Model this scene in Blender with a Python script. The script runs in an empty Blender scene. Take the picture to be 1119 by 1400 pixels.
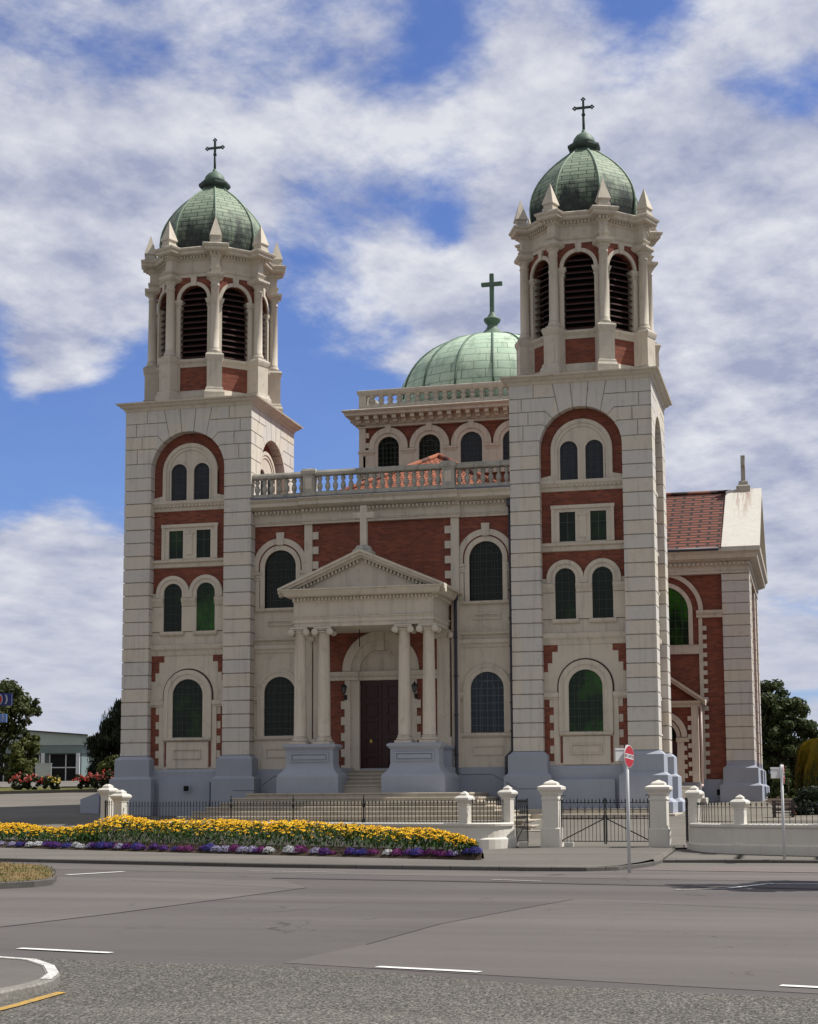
import bpy, bmesh, math, random
from math import sin, cos, pi, radians, sqrt, atan2, hypot
from mathutils import Vector, Matrix
random.seed(7)
C = bpy.context.scene.collection

# ------------------------------------------------------------------ camera
cam = bpy.data.cameras.new("camera"); cam_o = bpy.data.objects.new("camera", cam); C.objects.link(cam_o)
_r = (0.96960, 0.244645, -0.005073); _u = (0.033764, -0.113227, 0.992995); _d = (-0.242356, 0.962979, 0.118045)
cam_o.matrix_world = Matrix(((_r[0], _u[0], -_d[0], 25.2339), (_r[1], _u[1], -_d[1], -55.9487),
                             (_r[2], _u[2], -_d[2], 1.6479), (0, 0, 0, 1)))
cam.sensor_fit = 'VERTICAL'; cam.sensor_height = 36.0; cam.lens = 2201.23 / 1400 * 36.0
cam.shift_y = 130.76 / 1400; cam.clip_end = 6000
bpy.context.scene.camera = cam_o

# ------------------------------------------------------------------ light, sky
SUN_EL, SUN_AZ = 57.0, 20.0                     # azimuth measured from +X towards +Y
world = bpy.data.worlds.new("World"); bpy.context.scene.world = world; world.use_nodes = True
SKY_STRENGTH = 0.10
def build_sky():
    nt = world.node_tree; nt.nodes.clear(); N = nt.nodes.new; L = nt.links.new
    out = N('ShaderNodeOutputWorld'); bg = N('ShaderNodeBackground'); bg.inputs['Strength'].default_value = SKY_STRENGTH
    sky = N('ShaderNodeTexSky'); sky.sky_type = 'NISHITA'; sky.sun_disc = False
    sky.sun_elevation = radians(SUN_EL); sky.sun_rotation = radians(90 - SUN_AZ)
    sky.air_density = 1.0; sky.dust_density = 0.6; sky.ozone_density = 2.0
    tc = N('ShaderNodeTexCoord'); sep = N('ShaderNodeSeparateXYZ'); L(tc.outputs['Generated'], sep.inputs[0])
    def m(op, a, b=None, clamp=False):
        n = N('ShaderNodeMath'); n.operation = op; n.use_clamp = clamp
        for i, v in enumerate((a, b)):
            if v is None: continue
            if isinstance(v, (int, float)): n.inputs[i].default_value = v
            else: L(v, n.inputs[i])
        return n.outputs[0]
    # cloud layer: the view direction projected on a flat layer high above the ground
    zz = m('ADD', m('MAXIMUM', sep.outputs['Z'], 0.0), 0.16)
    cx = m('DIVIDE', sep.outputs['X'], zz); cy = m('DIVIDE', sep.outputs['Y'], zz)
    comb = N('ShaderNodeCombineXYZ'); L(cx, comb.inputs[0]); L(cy, comb.inputs[1])
    mp = N('ShaderNodeMapping'); L(comb.outputs[0], mp.inputs[0]); mp.inputs['Location'].default_value = (3.1, 7.4, 0.0)
    mp.inputs['Rotation'].default_value = (0, 0, radians(25)); mp.inputs['Scale'].default_value = (1.25, 1.0, 1)
    nz = N('ShaderNodeTexNoise'); nz.inputs['Scale'].default_value = 1.75; nz.inputs['Detail'].default_value = 13
    nz.inputs['Roughness'].default_value = 0.60; nz.inputs['Distortion'].default_value = 0.25; L(mp.outputs[0], nz.inputs['Vector'])
    n2 = N('ShaderNodeTexNoise'); n2.inputs['Scale'].default_value = 5.0; n2.inputs['Detail'].default_value = 11
    n2.inputs['Roughness'].default_value = 0.6; L(mp.outputs[0], n2.inputs['Vector'])
    lowf = N('ShaderNodeMapRange'); L(sep.outputs['Z'], lowf.inputs[0]); lowf.inputs[1].default_value = .06; lowf.inputs[2].default_value = .24; lowf.inputs[3].default_value = .25; lowf.inputs[4].default_value = 1.0
    n2v = m('ADD', m('MULTIPLY', m('SUBTRACT', n2.outputs[0], .5), lowf.outputs[0]), .5)
    dens = m('ADD', m('MULTIPLY', nz.outputs[0], 0.85), m('MULTIPLY', n2v, 0.28))
    # where the weather left open sky and where it piled up: (direction, radius, weight)
    spots = [((-.455, .862, .215), .075, -.46), ((-.36, .905, .225), .06, -.22), ((-.285, .93, .225), .06, -.20),
             ((-.205, .915, .342), .022, -.16), ((-.195, .872, .449), .035, -.14), ((0.0, .912, .405), .040, -.24), ((-.085, .894, .441), .045, -.18), ((-.04, .93, .36), .10, .16), ((-.13, .90, .42), .05, .10),
             ((-.308, .90, .306), .05, -.12), ((-.447, .885, .125), .055, .50), ((-.446, .86, .250), .040, .36), ((-.43, .86, .285), .05, .16), ((-.14, .93, .30), .09, .14),
             ((-.40, .80, .44), .14, .05), ((-.02, .95, .28), .12, .16), ((-.30, .85, .40), .10, .10), ((0.02, .985, .17), .10, .10)]
    for d, rad, w in spots:
        dv = Vector(d).normalized()
        dot = N('ShaderNodeVectorMath'); dot.operation = 'DISTANCE'; nrm = N('ShaderNodeVectorMath'); nrm.operation = 'NORMALIZE'
        L(tc.outputs['Generated'], nrm.inputs[0]); L(nrm.outputs[0], dot.inputs[0]); dot.inputs[1].default_value = dv
        q = m('DIVIDE', dot.outputs['Value'], rad); e = m('POWER', 2.718, m('MULTIPLY', m('MULTIPLY', q, q), -1.0))
        dens = m('ADD', dens, m('MULTIPLY', e, w))
    clr = N('ShaderNodeMapRange'); clr.interpolation_type = 'SMOOTHSTEP'; L(sep.outputs['Y'], clr.inputs[0])   # unseen cloud bank added to the south as fill light on the shaded front
    clr.inputs[1].default_value = 0.45; clr.inputs[2].default_value = -0.15; clr.inputs[3].default_value = 0.0; clr.inputs[4].default_value = 0.22
    dens = m('ADD', dens, clr.outputs[0])
    cr = N('ShaderNodeMapRange'); cr.interpolation_type = 'SMOOTHSTEP'; L(dens, cr.inputs[0])
    cr.inputs[1].default_value = 0.45; cr.inputs[2].default_value = 0.62; cr.inputs[3].default_value = 0.03; cr.inputs[4].default_value = 0.96
    # thick cloud is greyer, thin cloud brighter
    th = N('ShaderNodeMapRange'); L(n2v, th.inputs[0]); th.inputs[1].default_value = 0.36; th.inputs[2].default_value = 0.64
    rc = N('ShaderNodeMix'); rc.data_type = 'RGBA'; L(th.outputs[0], rc.inputs[0])
    rc.inputs[6].default_value = (3.05, 3.35, 4.6, 1); rc.inputs[7].default_value = (6.5, 6.6, 7.0, 1)
    tint = N('ShaderNodeMix'); tint.data_type = 'RGBA'; tint.blend_type = 'MULTIPLY'; tint.inputs[0].default_value = 1.0
    L(sky.outputs[0], tint.inputs[6]); tint.inputs[7].default_value = (0.58, 0.70, 1.08, 1)
    mx = N('ShaderNodeMix'); mx.data_type = 'RGBA'; L(cr.outputs[0], mx.inputs[0])
    sc = N('ShaderNodeMix'); sc.data_type = 'RGBA'; sf = N('ShaderNodeMapRange'); L(sep.outputs['Y'], sf.inputs[0]); sf.inputs[1].default_value = 0.45; sf.inputs[2].default_value = -0.1
    L(sf.outputs[0], sc.inputs[0]); L(rc.outputs[2], sc.inputs[6]); sc.inputs[7].default_value = (4.15, 4.2, 4.45, 1)  # near-neutral grey of the unseen southern bank, chosen to tone the facade's ambient light
    L(tint.outputs[2], mx.inputs[6]); L(sc.outputs[2], mx.inputs[7])
    L(mx.outputs[2], bg.inputs['Color']); L(bg.outputs[0], out.inputs[0])
build_sky()
sun = bpy.data.lights.new("sun", 'SUN'); sun.energy = 5.0; sun.angle = radians(0.53); sun.color = (1.0, 0.955, 0.88)
sun_o = bpy.data.objects.new("sun", sun); C.objects.link(sun_o)
_sd = Vector((cos(radians(SUN_EL)) * cos(radians(SUN_AZ)), cos(radians(SUN_EL)) * sin(radians(SUN_AZ)), sin(radians(SUN_EL))))
sun_o.rotation_euler = _sd.to_track_quat('Z', 'Y').to_euler(); sun_o.location = (40, 10, 60)
vs = bpy.context.scene.view_settings
vs.view_transform = 'Standard'; vs.look = 'None'; vs.gamma = 1.0; vs.use_curve_mapping = False; vs.exposure = 0.25

# ------------------------------------------------------------------ materials
MATS = {}
class NT:
    def __init__(s, name):
        s.m = bpy.data.materials.new(name); s.m.use_nodes = True; s.nt = s.m.node_tree
        s.b = s.nt.nodes['Principled BSDF']; MATS[name] = s.m
    def n(s, t, **kw):
        x = s.nt.nodes.new(t)
        for k, v in kw.items(): setattr(x, k, v)
        return x
    def l(s, a, b): s.nt.links.new(a, b)
    def pos(s, scale=(1, 1, 1), src='Position'):
        g = s.n('ShaderNodeNewGeometry'); mp = s.n('ShaderNodeMapping'); mp.inputs['Scale'].default_value = scale
        s.l(g.outputs['Position'], mp.inputs[0]); return mp.outputs[0]
    def noise(s, vec, scale, detail=6, rough=.55, dist=0):
        x = s.n('ShaderNodeTexNoise'); x.inputs['Scale'].default_value = scale; x.inputs['Detail'].default_value = detail
        x.inputs['Roughness'].default_value = rough; x.inputs['Distortion'].default_value = dist; s.l(vec, x.inputs['Vector']); return x.outputs[0]
    def rng(s, v, a, b, c=0, d=1):
        x = s.n('ShaderNodeMapRange'); s.l(v, x.inputs[0])
        for i, q in enumerate((a, b, c, d)): x.inputs[i + 1].default_value = q
        return x.outputs[0]
    def mix(s, f, a, b, mode='MIX'):
        x = s.n('ShaderNodeMix', data_type='RGBA', blend_type=mode)
        for i, v in ((0, f), (6, a), (7, b)):
            if isinstance(v, (int, float)): x.inputs[i].default_value = v
            elif isinstance(v, tuple): x.inputs[i].default_value = (*v[:3], 1)
            else: s.l(v, x.inputs[i])
        return x.outputs[2]
    def math(s, op, a, b=0.0):
        x = s.n('ShaderNodeMath', operation=op)
        for i, v in enumerate((a, b)):
            if isinstance(v, (int, float)): x.inputs[i].default_value = v
            else: s.l(v, x.inputs[i])
        return x.outputs[0]
    def done(s, col, rough=.8, bump=None, bs=.2, bd=.02, spec=.3, metal=0):
        if isinstance(col, tuple): s.b.inputs['Base Color'].default_value = (*col[:3], 1)
        else: s.l(col, s.b.inputs['Base Color'])
        if isinstance(rough, (int, float)): s.b.inputs['Roughness'].default_value = rough
        else: s.l(rough, s.b.inputs['Roughness'])
        s.b.inputs['Specular IOR Level'].default_value = spec; s.b.inputs['Metallic'].default_value = metal
        if bump is not None:
            x = s.n('ShaderNodeBump'); x.inputs['Strength'].default_value = bs; x.inputs['Distance'].default_value = bd
            s.l(bump, x.inputs['Height']); s.l(x.outputs[0], s.b.inputs['Normal'])
        return s.m

def plaster(name, c1, c2, stain, blocks=False, amt=.35):
    t = NT(name); p = t.pos()
    col = t.mix(t.rng(t.noise(p, .9, 6), .35, .7), c1, c2)
    if blocks:
        g = t.n('ShaderNodeNewGeometry'); sp = t.n('ShaderNodeSeparateXYZ'); t.l(g.outputs['Position'], sp.inputs[0])
        cb = t.n('ShaderNodeCombineXYZ')
        t.l(t.math('FLOOR', t.math('DIVIDE', sp.outputs[0], 1.27)), cb.inputs[0]); t.l(t.math('FLOOR', t.math('DIVIDE', sp.outputs[1], 1.31)), cb.inputs[1])
        t.l(t.math('FLOOR', t.math('DIVIDE', t.math('SUBTRACT', sp.outputs[2], 3.28), 0.5027)), cb.inputs[2])
        wn = t.n('ShaderNodeTexWhiteNoise'); wn.noise_dimensions = '3D'; t.l(cb.outputs[0], wn.inputs['Vector'])
        col = t.mix(t.math('MULTIPLY', t.rng(wn.outputs['Value'], .2, .9), .62), col, (.545, .54, .565))
        col = t.mix(t.math('MULTIPLY', t.rng(wn.outputs['Value'], .75, 1.0), .25), col, (.54, .52, .42))
    streak = t.noise(t.pos((5.5, 5.5, .38)), 1.0, 5, .6)
    col = t.mix(t.math('MULTIPLY', t.rng(streak, .52, .78), amt), col, stain)
    blot = t.noise(p, 3.3, 8, .65)
    col = t.mix(t.math('MULTIPLY', t.rng(blot, .55, .8), amt), col, stain)
    g2 = t.n('ShaderNodeNewGeometry'); s2 = t.n('ShaderNodeSeparateXYZ'); t.l(g2.outputs['True Normal'], s2.inputs[0])   # soot and lichen lie on ledges
    led = t.math('MULTIPLY', t.rng(s2.outputs[2], .25, .7, 0, 1), t.rng(t.noise(p, 2.6, 6, .7), .38, .62, .15, .85))
    if name in ('stone_cream', 'stone_block', 'stone_dirty'): col = t.mix(led, col, (.14, .135, .12))
    if name == 'white_roof':   # rust washed down from the foot of the finial
        sr = t.n('ShaderNodeSeparateXYZ'); t.l(p, sr.inputs[0]); wx = t.rng(t.math('ABSOLUTE', t.math('SUBTRACT', sr.outputs[0], 22.25)), .15, .55, 1, 0)
        col = t.mix(t.math('MULTIPLY', t.math('MULTIPLY', wx, t.rng(sr.outputs[2], 14.4, 16.2)), t.rng(t.noise(t.pos((9, .5, .5)), 1.0, 4, .6), .44, .58, 0, .85)), col, (.20, .085, .05))
    fine = t.noise(p, 38, 4, .6)
    col = t.mix(t.rng(fine, .3, .7, 0, .12), col, (.25, .22, .19))
    t.done(col, .82, t.noise(p, 22, 5), .22, .02); return t.m
plaster('stone_cream', (.615, .555, .465), (.55, .50, .425), (.22, .20, .18), False, .5)
plaster('stone_block', (.625, .575, .485), (.575, .535, .465), (.22, .21, .185), True, .45)
plaster('stone_dirty', (.46, .44, .385), (.37, .355, .31), (.11, .105, .095), False, .85)
plaster('plinth_paint', (.335, .365, .435), (.305, .335, .40), (.25, .25, .27), False, .22)
plaster('white_paint', (.65, .625, .565), (.60, .575, .52), (.42, .39, .33), False, .28)
plaster('white_roof', (.55, .53, .48), (.51, .49, .45), (.36, .33, .28), False, .5)
plaster('step_stone', (.46, .41, .335), (.40, .36, .30), (.20, .18, .15), False, .5)

def brick_vec(t):
    g = t.n('ShaderNodeNewGeometry'); sp = t.n('ShaderNodeSeparateXYZ'); t.l(g.outputs['Position'], sp.inputs[0])
    sn = t.n('ShaderNodeSeparateXYZ'); t.l(g.outputs['True Normal'], sn.inputs[0])
    ax = t.math('GREATER_THAN', t.math('ABSOLUTE', sn.outputs[0]), .75)
    mx = t.n('ShaderNodeMix', data_type='FLOAT'); t.l(ax, mx.inputs[0]); t.l(sp.outputs[0], mx.inputs[2]); t.l(sp.outputs[1], mx.inputs[3])
    cb = t.n('ShaderNodeCombineXYZ'); t.l(mx.outputs[0], cb.inputs[0]); t.l(sp.outputs[2], cb.inputs[1]); return cb.outputs[0]
def brick(name, a, b, mort):
    t = NT(name); bt = t.n('ShaderNodeTexBrick'); t.l(brick_vec(t), bt.inputs['Vector'])
    bt.inputs['Scale'].default_value = 1; bt.inputs['Brick Width'].default_value = .235; bt.inputs['Row Height'].default_value = .082
    bt.inputs['Mortar Size'].default_value = .008; bt.inputs['Mortar Smooth'].default_value = .3; bt.inputs['Bias'].default_value = -.1
    bt.inputs['Color1'].default_value = (*a, 1); bt.inputs['Color2'].default_value = (*b, 1); bt.inputs['Mortar'].default_value = (*mort, 1)
    p = t.pos()
    col = t.mix(t.rng(t.noise(t.pos((.7, .7, 4)), 2.4, 6, .7), .35, .75, 0, .55), bt.outputs['Color'], (a[0] * .45, a[1] * .55, a[2] * .7))
    col = t.mix(t.rng(t.noise(t.pos((.5, .5, 9)), 1.1, 4, .6), .55, .8, 0, .35), col, (.30, .15, .12))
    t.done(col, .85, bt.outputs['Fac'], -.35, .01)
brick('brick', (.27, .076, .042), (.135, .038, .027), (.19, .105, .082))

def simple(name, col, rough=.6, var=.25, scale=8, spec=.4, metal=0, bump=0):
    t = NT(name); p = t.pos(); f = t.noise(p, scale, 6, .6)
    c = t.mix(t.rng(f, .3, .75, 0, var), col, tuple(x * .4 for x in col)); t.done(c, rough, f if bump else None, bump, .02, spec, metal)
simple('iron_black', (.012, .012, .013), .45, .2); simple('louvre_wood', (.050, .017, .014), .62, .5, 5)
simple('dark_void', (.004, .004, .004), .9, 0); simple('door_paint', (.036, .007, .009), .42, .4, 3)
simple('lead_line', (.058, .068, .060), .6, .3); simple('lead_flashing', (.15, .16, .20), .6, .4, 4)
simple('pipe_dark', (.055, .055, .075), .5, .2); simple('pipe_light', (.62, .50, .47), .6, .3)
simple('post_paint', (.60, .61, .63), .45, .15, 20); simple('sign_red', (.42, .012, .022), .35, .08); simple('sign_white', (.72, .72, .73), .4, .08)
simple('sign_navy', (.010, .018, .13), .4, .1); simple('sign_blue', (.11, .20, .48), .4, .1); simple('sign_grey', (.36, .40, .43), .5, .1); simple('sign_text', (.12, .12, .13), .5, 0)
simple('brass', (.55, .36, .06), .35, .2, 8, .5); simple('lamp_glass', (.10, .11, .11), .1, .1)
simple('bark', (.075, .058, .042), .9, .6, 6, .2, 0, .6); simple('soil', (.062, .045, .033), .95, .6, 9, .1, 0, .8)
simple('roof_pale', (.36, .43, .40), .5, .25, .35); simple('wall_teal', (.155, .21, .205), .6, .25, 1.2); simple('shop_white', (.55, .58, .60), .5, .15)
simple('timber_dark', (.05, .035, .028), .7, .4, 5)

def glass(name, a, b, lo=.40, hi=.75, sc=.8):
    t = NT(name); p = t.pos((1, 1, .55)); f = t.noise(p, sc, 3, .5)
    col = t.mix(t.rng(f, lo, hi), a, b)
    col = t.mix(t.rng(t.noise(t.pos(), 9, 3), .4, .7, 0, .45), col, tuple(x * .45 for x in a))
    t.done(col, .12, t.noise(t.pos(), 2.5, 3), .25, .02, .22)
glass('glass_green', (.005, .013, .008), (.014, .050, .010), .52, .70, 1.3); glass('glass_dark', (.004, .008, .006), (.006, .013, .009))  # stained green; the brighter noise patches paint in light shining through from behind
glass('glass_slate', (.016, .020, .030), (.028, .034, .048)); glass('glass_backlit', (.006, .020, .008), (.027, .112, .011), .46, .66, 1.1); glass('glass_blue', (.018, .028, .042), (.03, .043, .06))  # the brighter green pane has its glow from behind put into the base colour
simple('lead_pale', (.14, .155, .175), .6, .3)

def tiles(name, a, b, gap, w, h, mort=.02, patch=None, pam=.6, bump=.5, pv=None, off=.5):
    t = NT(name); uv = t.n('ShaderNodeUVMap'); bt = t.n('ShaderNodeTexBrick'); t.l(uv.outputs[0], bt.inputs['Vector'])
    bt.inputs['Scale'].default_value = 1; bt.offset = off; bt.inputs['Brick Width'].default_value = w; bt.inputs['Row Height'].default_value = h
    bt.inputs['Mortar Size'].default_value = mort; bt.inputs['Mortar Smooth'].default_value = .4
    bt.inputs['Color1'].default_value = (*a, 1); bt.inputs['Color2'].default_value = (*b, 1); bt.inputs['Mortar'].default_value = (*gap, 1)
    col = bt.outputs['Color']
    if patch:
        f = t.noise(t.pos((1, 1, .40)), 1.9, 9, .7)
        if pv:  # old dark patina gathers low on the dome
            g = t.n('ShaderNodeNewGeometry'); sp = t.n('ShaderNodeSeparateXYZ'); t.l(g.outputs['Position'], sp.inputs[0])
            f = t.math('ADD', f, t.rng(sp.outputs[2], pv[0], pv[1], .34, -.17))
        col = t.mix(t.rng(f, .50, .72, 0, pam), col, patch)
    col = t.mix(t.rng(t.noise(t.pos(), 7, 5, .7), .45, .75, 0, .4), col, tuple(x * .55 for x in a))
    t.done(col, .7, bt.outputs['Fac'], -bump, .03)
tiles('copper_tiles', (.20, .27, .195), (.30, .36, .265), (.022, .032, .028), .62, .20, .018, (.018, .022, .026), .96, .7, (22.9, 25.0))
tiles('copper_sheet', (.42, .56, .43), (.50, .62, .48), (.14, .20, .16), 1.15, .46, .020, (.13, .20, .14), .8)
tiles('terracotta', (.36, .115, .052), (.27, .085, .042), (.055, .02, .014), .22, .30, .035, (.16, .055, .035), .5, .9)
tiles('terracotta_dark', (.215, .066, .037), (.135, .046, .029), (.010, .005, .004), .9, .31, .085, (.085, .038, .027), .6, .9)
simple('copper_plain', (.115, .185, .135), .6, .85, 5); simple('copper_dark', (.05, .075, .065), .6, .5, 6); simple('copper_light', (.22, .31, .235), .6, .4, 6)

def asphalt(name, a, b, gs, contrast, bumps, patch=None):
    t = NT(name); p = t.pos(); big = t.noise(t.pos((1, .8, 1)), .22, 6, .6); g = t.noise(p, gs, 3, .7)
    col = t.mix(t.rng(big, .35, .68), a, b)
    col = t.mix(t.rng(g, .40, .62, 0, contrast), col, tuple(x * .25 for x in a))
    hi = t.noise(p, gs * 1.7, 2, .5); col = t.mix(t.rng(hi, .58, .75, 0, contrast * .6), col, tuple(min(1, x * 2.1) for x in b))
    mid = t.noise(p, 2.1, 7, .7); col = t.mix(t.rng(mid, .55, .8, 0, .30), col, tuple(x * .6 for x in a))
    mp = t.n('ShaderNodeMapping'); mp.vector_type = 'POINT'; gg = t.n('ShaderNodeNewGeometry'); t.l(gg.outputs['Position'], mp.inputs[0]); mp.inputs['Rotation'].default_value = (0, 0, radians(13.5)); mp.inputs['Scale'].default_value = (.035, .62, 1)
    tr = t.noise(mp.outputs[0], 1.0, 4, .6); col = t.mix(t.rng(tr, .46, .66, 0, .32 if name != 'chip_seal' else .2), col, tuple(x * .55 for x in a)); col = t.mix(t.rng(tr, .28, .46, .22, 0), col, tuple(x * 1.5 for x in b))
    if name in ('asphalt', 'asphalt_old', 'footpath_seal', 'forecourt_seal'):
        vo = t.n('ShaderNodeTexVoronoi'); vo.feature = 'DISTANCE_TO_EDGE'; vo.inputs['Scale'].default_value = .28; wv = t.n('ShaderNodeVectorMath', operation='MULTIPLY_ADD'); nn = t.n('ShaderNodeTexNoise'); nn.inputs['Scale'].default_value = 1.3; nn.inputs['Detail'].default_value = 6; t.l(p, nn.inputs['Vector']); t.l(nn.outputs['Color'], wv.inputs[0]); wv.inputs[1].default_value = (1.6, 1.6, 0); t.l(p, wv.inputs[2]); t.l(wv.outputs[0], vo.inputs['Vector'])
        ck = t.math('MULTIPLY', t.rng(vo.outputs['Distance'], .0, .006, 1, 0), t.rng(t.noise(p, .35, 3), .46, .62, 0, .75)); col = t.mix(ck, col, (.03, .028, .027))
        sp_ = t.noise(p, .9, 8, .75); col = t.mix(t.rng(sp_, .64, .72, 0, .35), col, tuple(x * .35 for x in a))
    if name == 'chip_seal':
        v2 = t.n('ShaderNodeTexVoronoi'); v2.inputs['Scale'].default_value = 75; t.l(t.pos((1, .5, 1)), v2.inputs['Vector']); sx_ = t.n('ShaderNodeSeparateColor'); t.l(v2.outputs['Color'], sx_.inputs[0])
        col = t.mix(t.rng(sx_.outputs[0], .0, .38, .7, 0), col, (.03, .028, .025)); col = t.mix(t.rng(sx_.outputs[0], .70, 1.0, 0, .7), col, (.27, .255, .22))
        bl = t.noise(p, 1.6, 7, .7); col = t.mix(t.rng(bl, .56, .74, 0, .5), col, (.045, .042, .037)); col = t.mix(t.rng(t.noise(p, .5, 5), .55, .75, 0, .3), col, (.13, .12, .085))
    if name == 'kerb_stone':
        sk = t.n('ShaderNodeSeparateXYZ'); t.l(p, sk.inputs[0]); fr = t.math('FRACT', t.math('MULTIPLY', sk.outputs[0], .83)); col = t.mix(t.math('LESS_THAN', fr, .014), col, (.05, .047, .043))
    t.done(col, .9, g, bumps, .012, .2)
asphalt('asphalt', (.100, .090, .088), (.118, .107, .104), 55, .3, .2)
asphalt('asphalt_patch', (.072, .065, .066), (.084, .076, .077), 55, .2, .15)
asphalt('asphalt_old', (.118, .107, .102), (.134, .122, .116), 55, .2, .15)
asphalt('chip_seal', (.105, .100, .090), (.150, .142, .126), 30, 1.0, 1.0)
asphalt('footpath_seal', (.125, .116, .104), (.15, .139, .124), 40, .2, .15)
asphalt('forecourt_seal', (.14, .13, .115), (.17, .158, .138), 30, .16, .12)
asphalt('drive_pale', (.155, .14, .115), (.185, .165, .135), 30, .16, .12)
asphalt('brick_paving', (.150, .125, .115), (.17, .145, .133), 20, .25, .2)
asphalt('kerb_pale', (.20, .19, .17), (.26, .25, .225), 22, .4, .3)
asphalt('kerb_stone', (.105, .098, .09), (.145, .137, .125), 22, .3, .25)
t = NT('road_paint'); p = t.pos(); w = t.noise(p, 30, 4, .7)
t.done(t.mix(t.rng(w, .56, .68, 0, .8), (.68, .68, .66), (.2, .19, .185)), .7)
t = NT('road_paint_worn'); p = t.pos(); w = t.noise(p, 14, 6, .75)
t.done(t.mix(t.rng(w, .40, .58, .1, .95), (.50, .49, .47), (.18, .168, .16)), .8)
t = NT('kerb_white'); p = t.pos(); w = t.noise(p, 18, 6, .75); t.done(t.mix(t.rng(w, .46, .62, .08, .95), (.58, .575, .55), (.24, .23, .21)), .8)
t = NT('yellow_paint'); p = t.pos(); w = t.noise(p, 26, 5, .7); t.done(t.mix(t.rng(w, .44, .62, .1, .9), (.50, .29, .03), (.15, .135, .11)), .7)
t = NT('lawn'); p = t.pos(); f = t.noise(p, 1.1, 7, .65); g = t.noise(p, 60, 3, .6)
t.done(t.mix(t.rng(g, .35, .7, 0, .5), t.mix(t.rng(f, .35, .7), (.105, .115, .035), (.155, .135, .055)), (.05, .06, .02)), .95, g, .6, .03, .1)
t = NT('dry_grass'); p = t.pos(); f = t.noise(p, 2.2, 7, .65); g = t.noise(p, 45, 3, .6)
t.done(t.mix(t.rng(g, .35, .7, 0, .6), t.mix(t.rng(f, .38, .62), (.115, .12, .04), (.27, .17, .085)), (.06, .045, .02)), .95, g, .8, .03, .1)
t = NT('far_ground'); p = t.pos(); f = t.noise(p, .06, 6); t.done(t.mix(f, (.09, .10, .05), (.13, .12, .07)), .95)

def leaf(name, a, b, c, tr=.25):
    t = NT(name); g = t.n('ShaderNodeNewGeometry'); r = g.outputs['Random Per Island']
    col = t.mix(t.rng(r, 0, .7), a, b); col = t.mix(t.rng(r, .8, 1.0), col, c)
    cl = t.noise(t.pos(), .8, 3); col = t.mix(t.rng(cl, .35, .7, 0, .5), col, tuple(x * .6 for x in a))
    t.done(col, .6, None, spec=.18)
    tb = t.n('ShaderNodeBsdfTranslucent'); t.l(col, tb.inputs[0]); ms = t.n('ShaderNodeMixShader'); ms.inputs[0].default_value = tr
    o = t.nt.nodes['Material Output']; t.l(t.b.outputs[0], ms.inputs[1]); t.l(tb.outputs[0], ms.inputs[2]); t.l(ms.outputs[0], o.inputs[0])
leaf('leaf_mid', (.040, .062, .016), (.075, .105, .028), (.115, .125, .04)); leaf('leaf_olive', (.045, .060, .018), (.080, .098, .034), (.12, .12, .06))
leaf('leaf_conifer', (.010, .017, .010), (.024, .035, .016), (.040, .052, .022), .1); leaf('leaf_dark', (.034, .052, .018), (.075, .100, .036), (.13, .145, .07))
leaf('leaf_yellowgreen', (.085, .105, .030), (.125, .14, .045), (.16, .16, .06)); leaf('leaf_gold', (.14, .115, .012), (.26, .185, .012), (.34, .25, .02))
leaf('leaf_flower', (.016, .042, .005), (.030, .075, .009), (.06, .12, .02)); leaf('leaf_rose', (.020, .036, .014), (.045, .06, .022), (.09, .03, .02))
leaf('petal_yellow', (.78, .40, .008), (.84, .49, .012), (.86, .60, .03), .15); leaf('petal_purple', (.07, .02, .17), (.13, .04, .26), (.19, .08, .34), .15)
leaf('petal_blue', (.04, .03, .21), (.075, .06, .33), (.14, .12, .44), .15); leaf('petal_white', (.66, .66, .66), (.58, .58, .63), (.42, .42, .54), .15)
leaf('petal_mauve', (.30, .27, .46), (.42, .38, .55), (.5, .48, .6), .15); leaf('petal_magenta', (.13, .015, .11), (.22, .03, .19), (.30, .07, .28), .15)
leaf('petal_red', (.42, .035, .03), (.55, .07, .045), (.6, .16, .08), .15); leaf('petal_pink', (.55, .18, .16), (.62, .28, .24), (.65, .4, .36), .15); leaf('petal_lemon', (.6, .48, .08), (.66, .54, .14), (.7, .6, .3), .15)
leaf('flower_heart', (.06, .03, .012), (.09, .04, .015), (.12, .06, .02), .05)

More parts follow.
